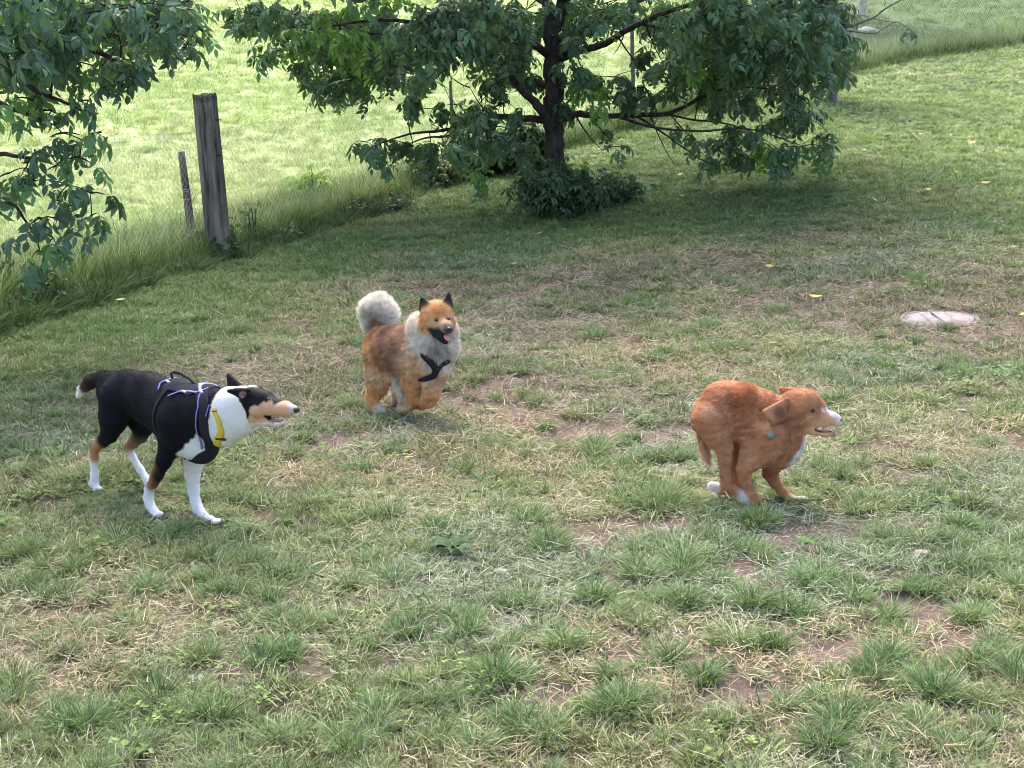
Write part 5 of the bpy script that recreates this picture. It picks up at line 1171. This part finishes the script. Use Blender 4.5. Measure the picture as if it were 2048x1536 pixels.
# ------------------------------------------------------------------ fallen leaves, each its own
M_FALL = plain('yellow_leaf', (.66, .50, .09), .55, noise=(60, .25)); M_FALL2 = plain('tan_leaf', (.58, .38, .16), .6, noise=(60, .3)); M_FALLG = plain('pale_green_leaf', (.50, .58, .26), .5, noise=(60, .2))
def curled(L, W, seed, mat):
    r = np.random.RandomState(seed); ms = Mesher(); n = 7; c = r.uniform(.15, .5); cu = r.uniform(.2, .6); V = []
    for i in range(n):
        t = i / (n - 1); w_ = W * .5 * math.sin(math.pi * min(1, t * .93 + .05)) ** .8 * (1.15 - .5 * t); x = (t - .5) * L; z = .008 + c * L * (t - .5) ** 2 * 1.6
        V += [(x, -w_, z + cu * w_), (x, 0, z), (x, w_, z + cu * w_ * r.uniform(.6, 1.3))]
    Q = [(3 * i + k, 3 * i + k + 1, 3 * i + k + 4, 3 * i + k + 3) for i in range(n - 1) for k in (0, 1)]
    ms.add(V, Q); ms.tube([(-L * .5, 0, .012 + c * L * .4), (-L * .68, .004, .02)], .0012, 4); return ms.mesh('fallen_leaf', mat)
FL = [(1029, 536, 9, 'yellow fallen leaf on the lawn above the fluffy dog, in the shade edge', 0), (1541, 541, 13, 'curled yellow leaf on the lawn below the right branches', 0), (1632, 603, 16, 'largest yellow fallen leaf, on the lawn left of the manhole cover', 0), (1970, 580, 12, 'small yellow leaf just above the manhole cover', 0),
      (1856, 386, 9, 'yellow leaf midway up the right lawn', 0), (1776, 276, 12, 'tan dry leaf on the upper right lawn beside the branches', 1), (1943, 292, 14, 'large pale tan leaf on the upper right slope', 1), (1750, 408, 9, 'pale leaf where green grass meets dry grass at right', 2), (1972, 373, 13, 'long tan leaf near the right edge', 1), (1485, 479, 10, 'tan leaf lying in the shade under the right branches', 1),
      (1364, 398, 6, 'little yellow leaf in dark shade under the crown', 0), (1362, 354, 8, 'upright pale leaf right of the trunk sprouts', 2), (1080, 474, 9, 'faint tan leaf in the shade below the trunk', 1), (1728, 305, 6, 'tiny pale green leaf among others on upper right lawn', 2), (1748, 283, 8, 'bright pale leaf fragment under the crown edge at right', 2), (1840, 274, 7, 'thin whitish leaf on the upper right slope', 2), (1730, 187, 5, 'pale leaf at the foot of the slim tree', 2), (2046, 638, 10, 'yellow leaf at the right edge, level with the manhole cover', 0), (1912, 350, 7, 'small yellow leaf above the longest tan leaf', 0), (243, 609, 12, 'pale yellow leaf pair on the shaded grass near the fence at left', 2)]
for i, (a, b, wpx, lab, m_) in enumerate(FL):
    c = G(a, b); sc = FPX / (c - CAM).dot(FW); L = max(.05, wpx * 1.5 / sc); me = curled(L, L * .5, i, (M_FALL, M_FALL2, M_FALLG)[m_]); o = obj('fallen_leaf', me, None, c + [0, 0, .028]); o.rotation_euler = (RNG.normal(0, .3) + .25, RNG.normal(0, .2), RNG.uniform(-.5, .5)); tag(o, lab, 'leaf', 'leaves fallen on the lawn')
def bit(name, lab, cat, px, py, wpx, mat, seed, flat=.4, grp=None):
    c = G(px, py); sc = FPX / (c - CAM).dot(FW); r = wpx / sc / 2; bm = bmesh.new(); bmesh.ops.create_icosphere(bm, subdivisions=3, radius=r); rr = np.random.RandomState(seed); ph = rr.uniform(0, 6, 6)
    for v_ in bm.verts:
        k = 1 + .16 * math.sin(v_.co.x / r * 3 + ph[0]) * math.cos(v_.co.y / r * 2.6 + ph[1]) + .09 * math.sin(v_.co.z / r * 6 + v_.co.x / r * 5 + ph[2]); v_.co *= k; v_.co.z *= flat; v_.co.y *= .8
    me = bpy.data.meshes.new(name); bm.to_mesh(me); bm.free(); me.polygons.foreach_set('use_smooth', [True] * len(me.polygons)); me.materials.append(mat); o = obj(name, me, None, c + [0, 0, r * flat * .5]); o.rotation_euler = (0, 0, rr.uniform(-.4, .4)); return tag(o, lab, cat, grp)
M_STN = plain('pale_stone', (.30, .26, .235), .9, noise=(30, .2), bump=.4); M_TER = plain('salmon_stone', (.72, .26, .16), .8, noise=(12, .25), bump=.3); M_SLOPE = plain('white_rock', (.50, .49, .42), .85, noise=(6, .2), bump=.4)
bit('stone', 'salmon coloured lump on the far lawn seen under the right branch', 'stone', 1382, 212, 20, M_TER, 1, .6)
bit('boulder', 'long whitish rock on the slope beneath the bare twig', 'rock', 1737, 66, 44, M_SLOPE, 2, .35)
bit('stone', 'pale crumbly stone in the lawn between the dogs and the lower edge', 'stone', 1000, 1144, 30, M_STN, 3, .3, 'small stones in the lawn')
bit('stone', 'pale flat stone in bare earth at the right, below the red dog', 'stone', 1842, 1107, 34, M_STN, 4, .25, 'small stones in the lawn')
bit('stone', 'small reddish stone in the lower left grass', 'stone', 225, 1355, 14, plain('red_stone', (.42, .20, .14), .8), 5, .6, 'small stones in the lawn')
bit('stone', 'pebble at the left of the lower middle bare patch', 'stone', 1920, 822, 20, M_STN, 6, .3, 'small stones in the lawn')['label'] = 'small pale stone right of the red dog near the right edge'
ms = Mesher(); c = G(1789, 117); sc = FPX / (c - CAM).dot(FW); ms.tube([(0, 0, -.05), (.0, 0, 7 / sc), (-1 / sc, 0, 11 / sc)], 2.4 / sc, 6); tag(obj('stump', ms.mesh('stump', M_RUST), None, c), 'short dark stump standing in the brown strip at the upper right', 'stump')

# ------------------------------------------------------------------ broad leafed weeds in the lawn
def rosette(px, py, wpx, n, col, lab, seed, up=.3, lobed=True):
    c = G(px, py); r = np.random.RandomState(seed); R_ = wpx / (FPX / (c - CAM).dot(FW)) / 2; root = empty('weed_rosette', c + [0, 0, .01]); tag(root, lab, 'weed', 'broad leafed weeds in the lawn')
    mt = plain('weed_leaf', col, .75, noise=(40, .25), spec=.15)
    for k in range(n):
        a = k * 2.4 + r.normal(0, .2); L = R_ * r.uniform(.7, 1.1); ms = Mesher(); V = []; m_ = 8; u_ = np.array([math.cos(a), math.sin(a), 0]); s_ = np.array([-math.sin(a), math.cos(a), 0])
        for i in range(m_):
            t = i / (m_ - 1); w_ = L * .17 * math.sin(math.pi * min(1, .08 + t * .9)) * (1.35 if (lobed and i % 2) else .85); q = u_ * L * t + np.array([0, 0, L * up * math.sin(t * 2.4) + .005]); V += [q - s_ * w_ + [0, 0, w_ * .35], q, q + s_ * w_ + [0, 0, w_ * .35]]
        ms.add(V, [(3 * i + e, 3 * i + e + 1, 3 * i + e + 4, 3 * i + e + 3) for i in range(m_ - 1) for e in (0, 1)]); obj('leaf', ms.mesh('leaf', mt), root)
rosette(905, 1108, 110, 13, (.05, .095, .035), 'dark jagged leafed weed rosette in mid lawn below the dogs', 1)
rosette(392, 1372, 44, 6, (.20, .28, .20), 'pale grey green weed with few leaves in the lower left', 2, .5, False)
rosette(1700, 895, 50, 9, (.11, .22, .045), 'bright green broad leafed weed right of the red dog', 3, .4, False)
rosette(1275, 1345, 34, 6, (.14, .24, .08), 'pale green weed beside the lower middle bare patch', 4, .5, False)
rosette(1610, 1098, 52, 8, (.10, .19, .05), 'small leafy weed below the red dog, right of the long bare patch', 5, .4)
rosette(840, 1090, 30, 6, (.12, .20, .10), 'little weed left of the large dark rosette', 6, .5)
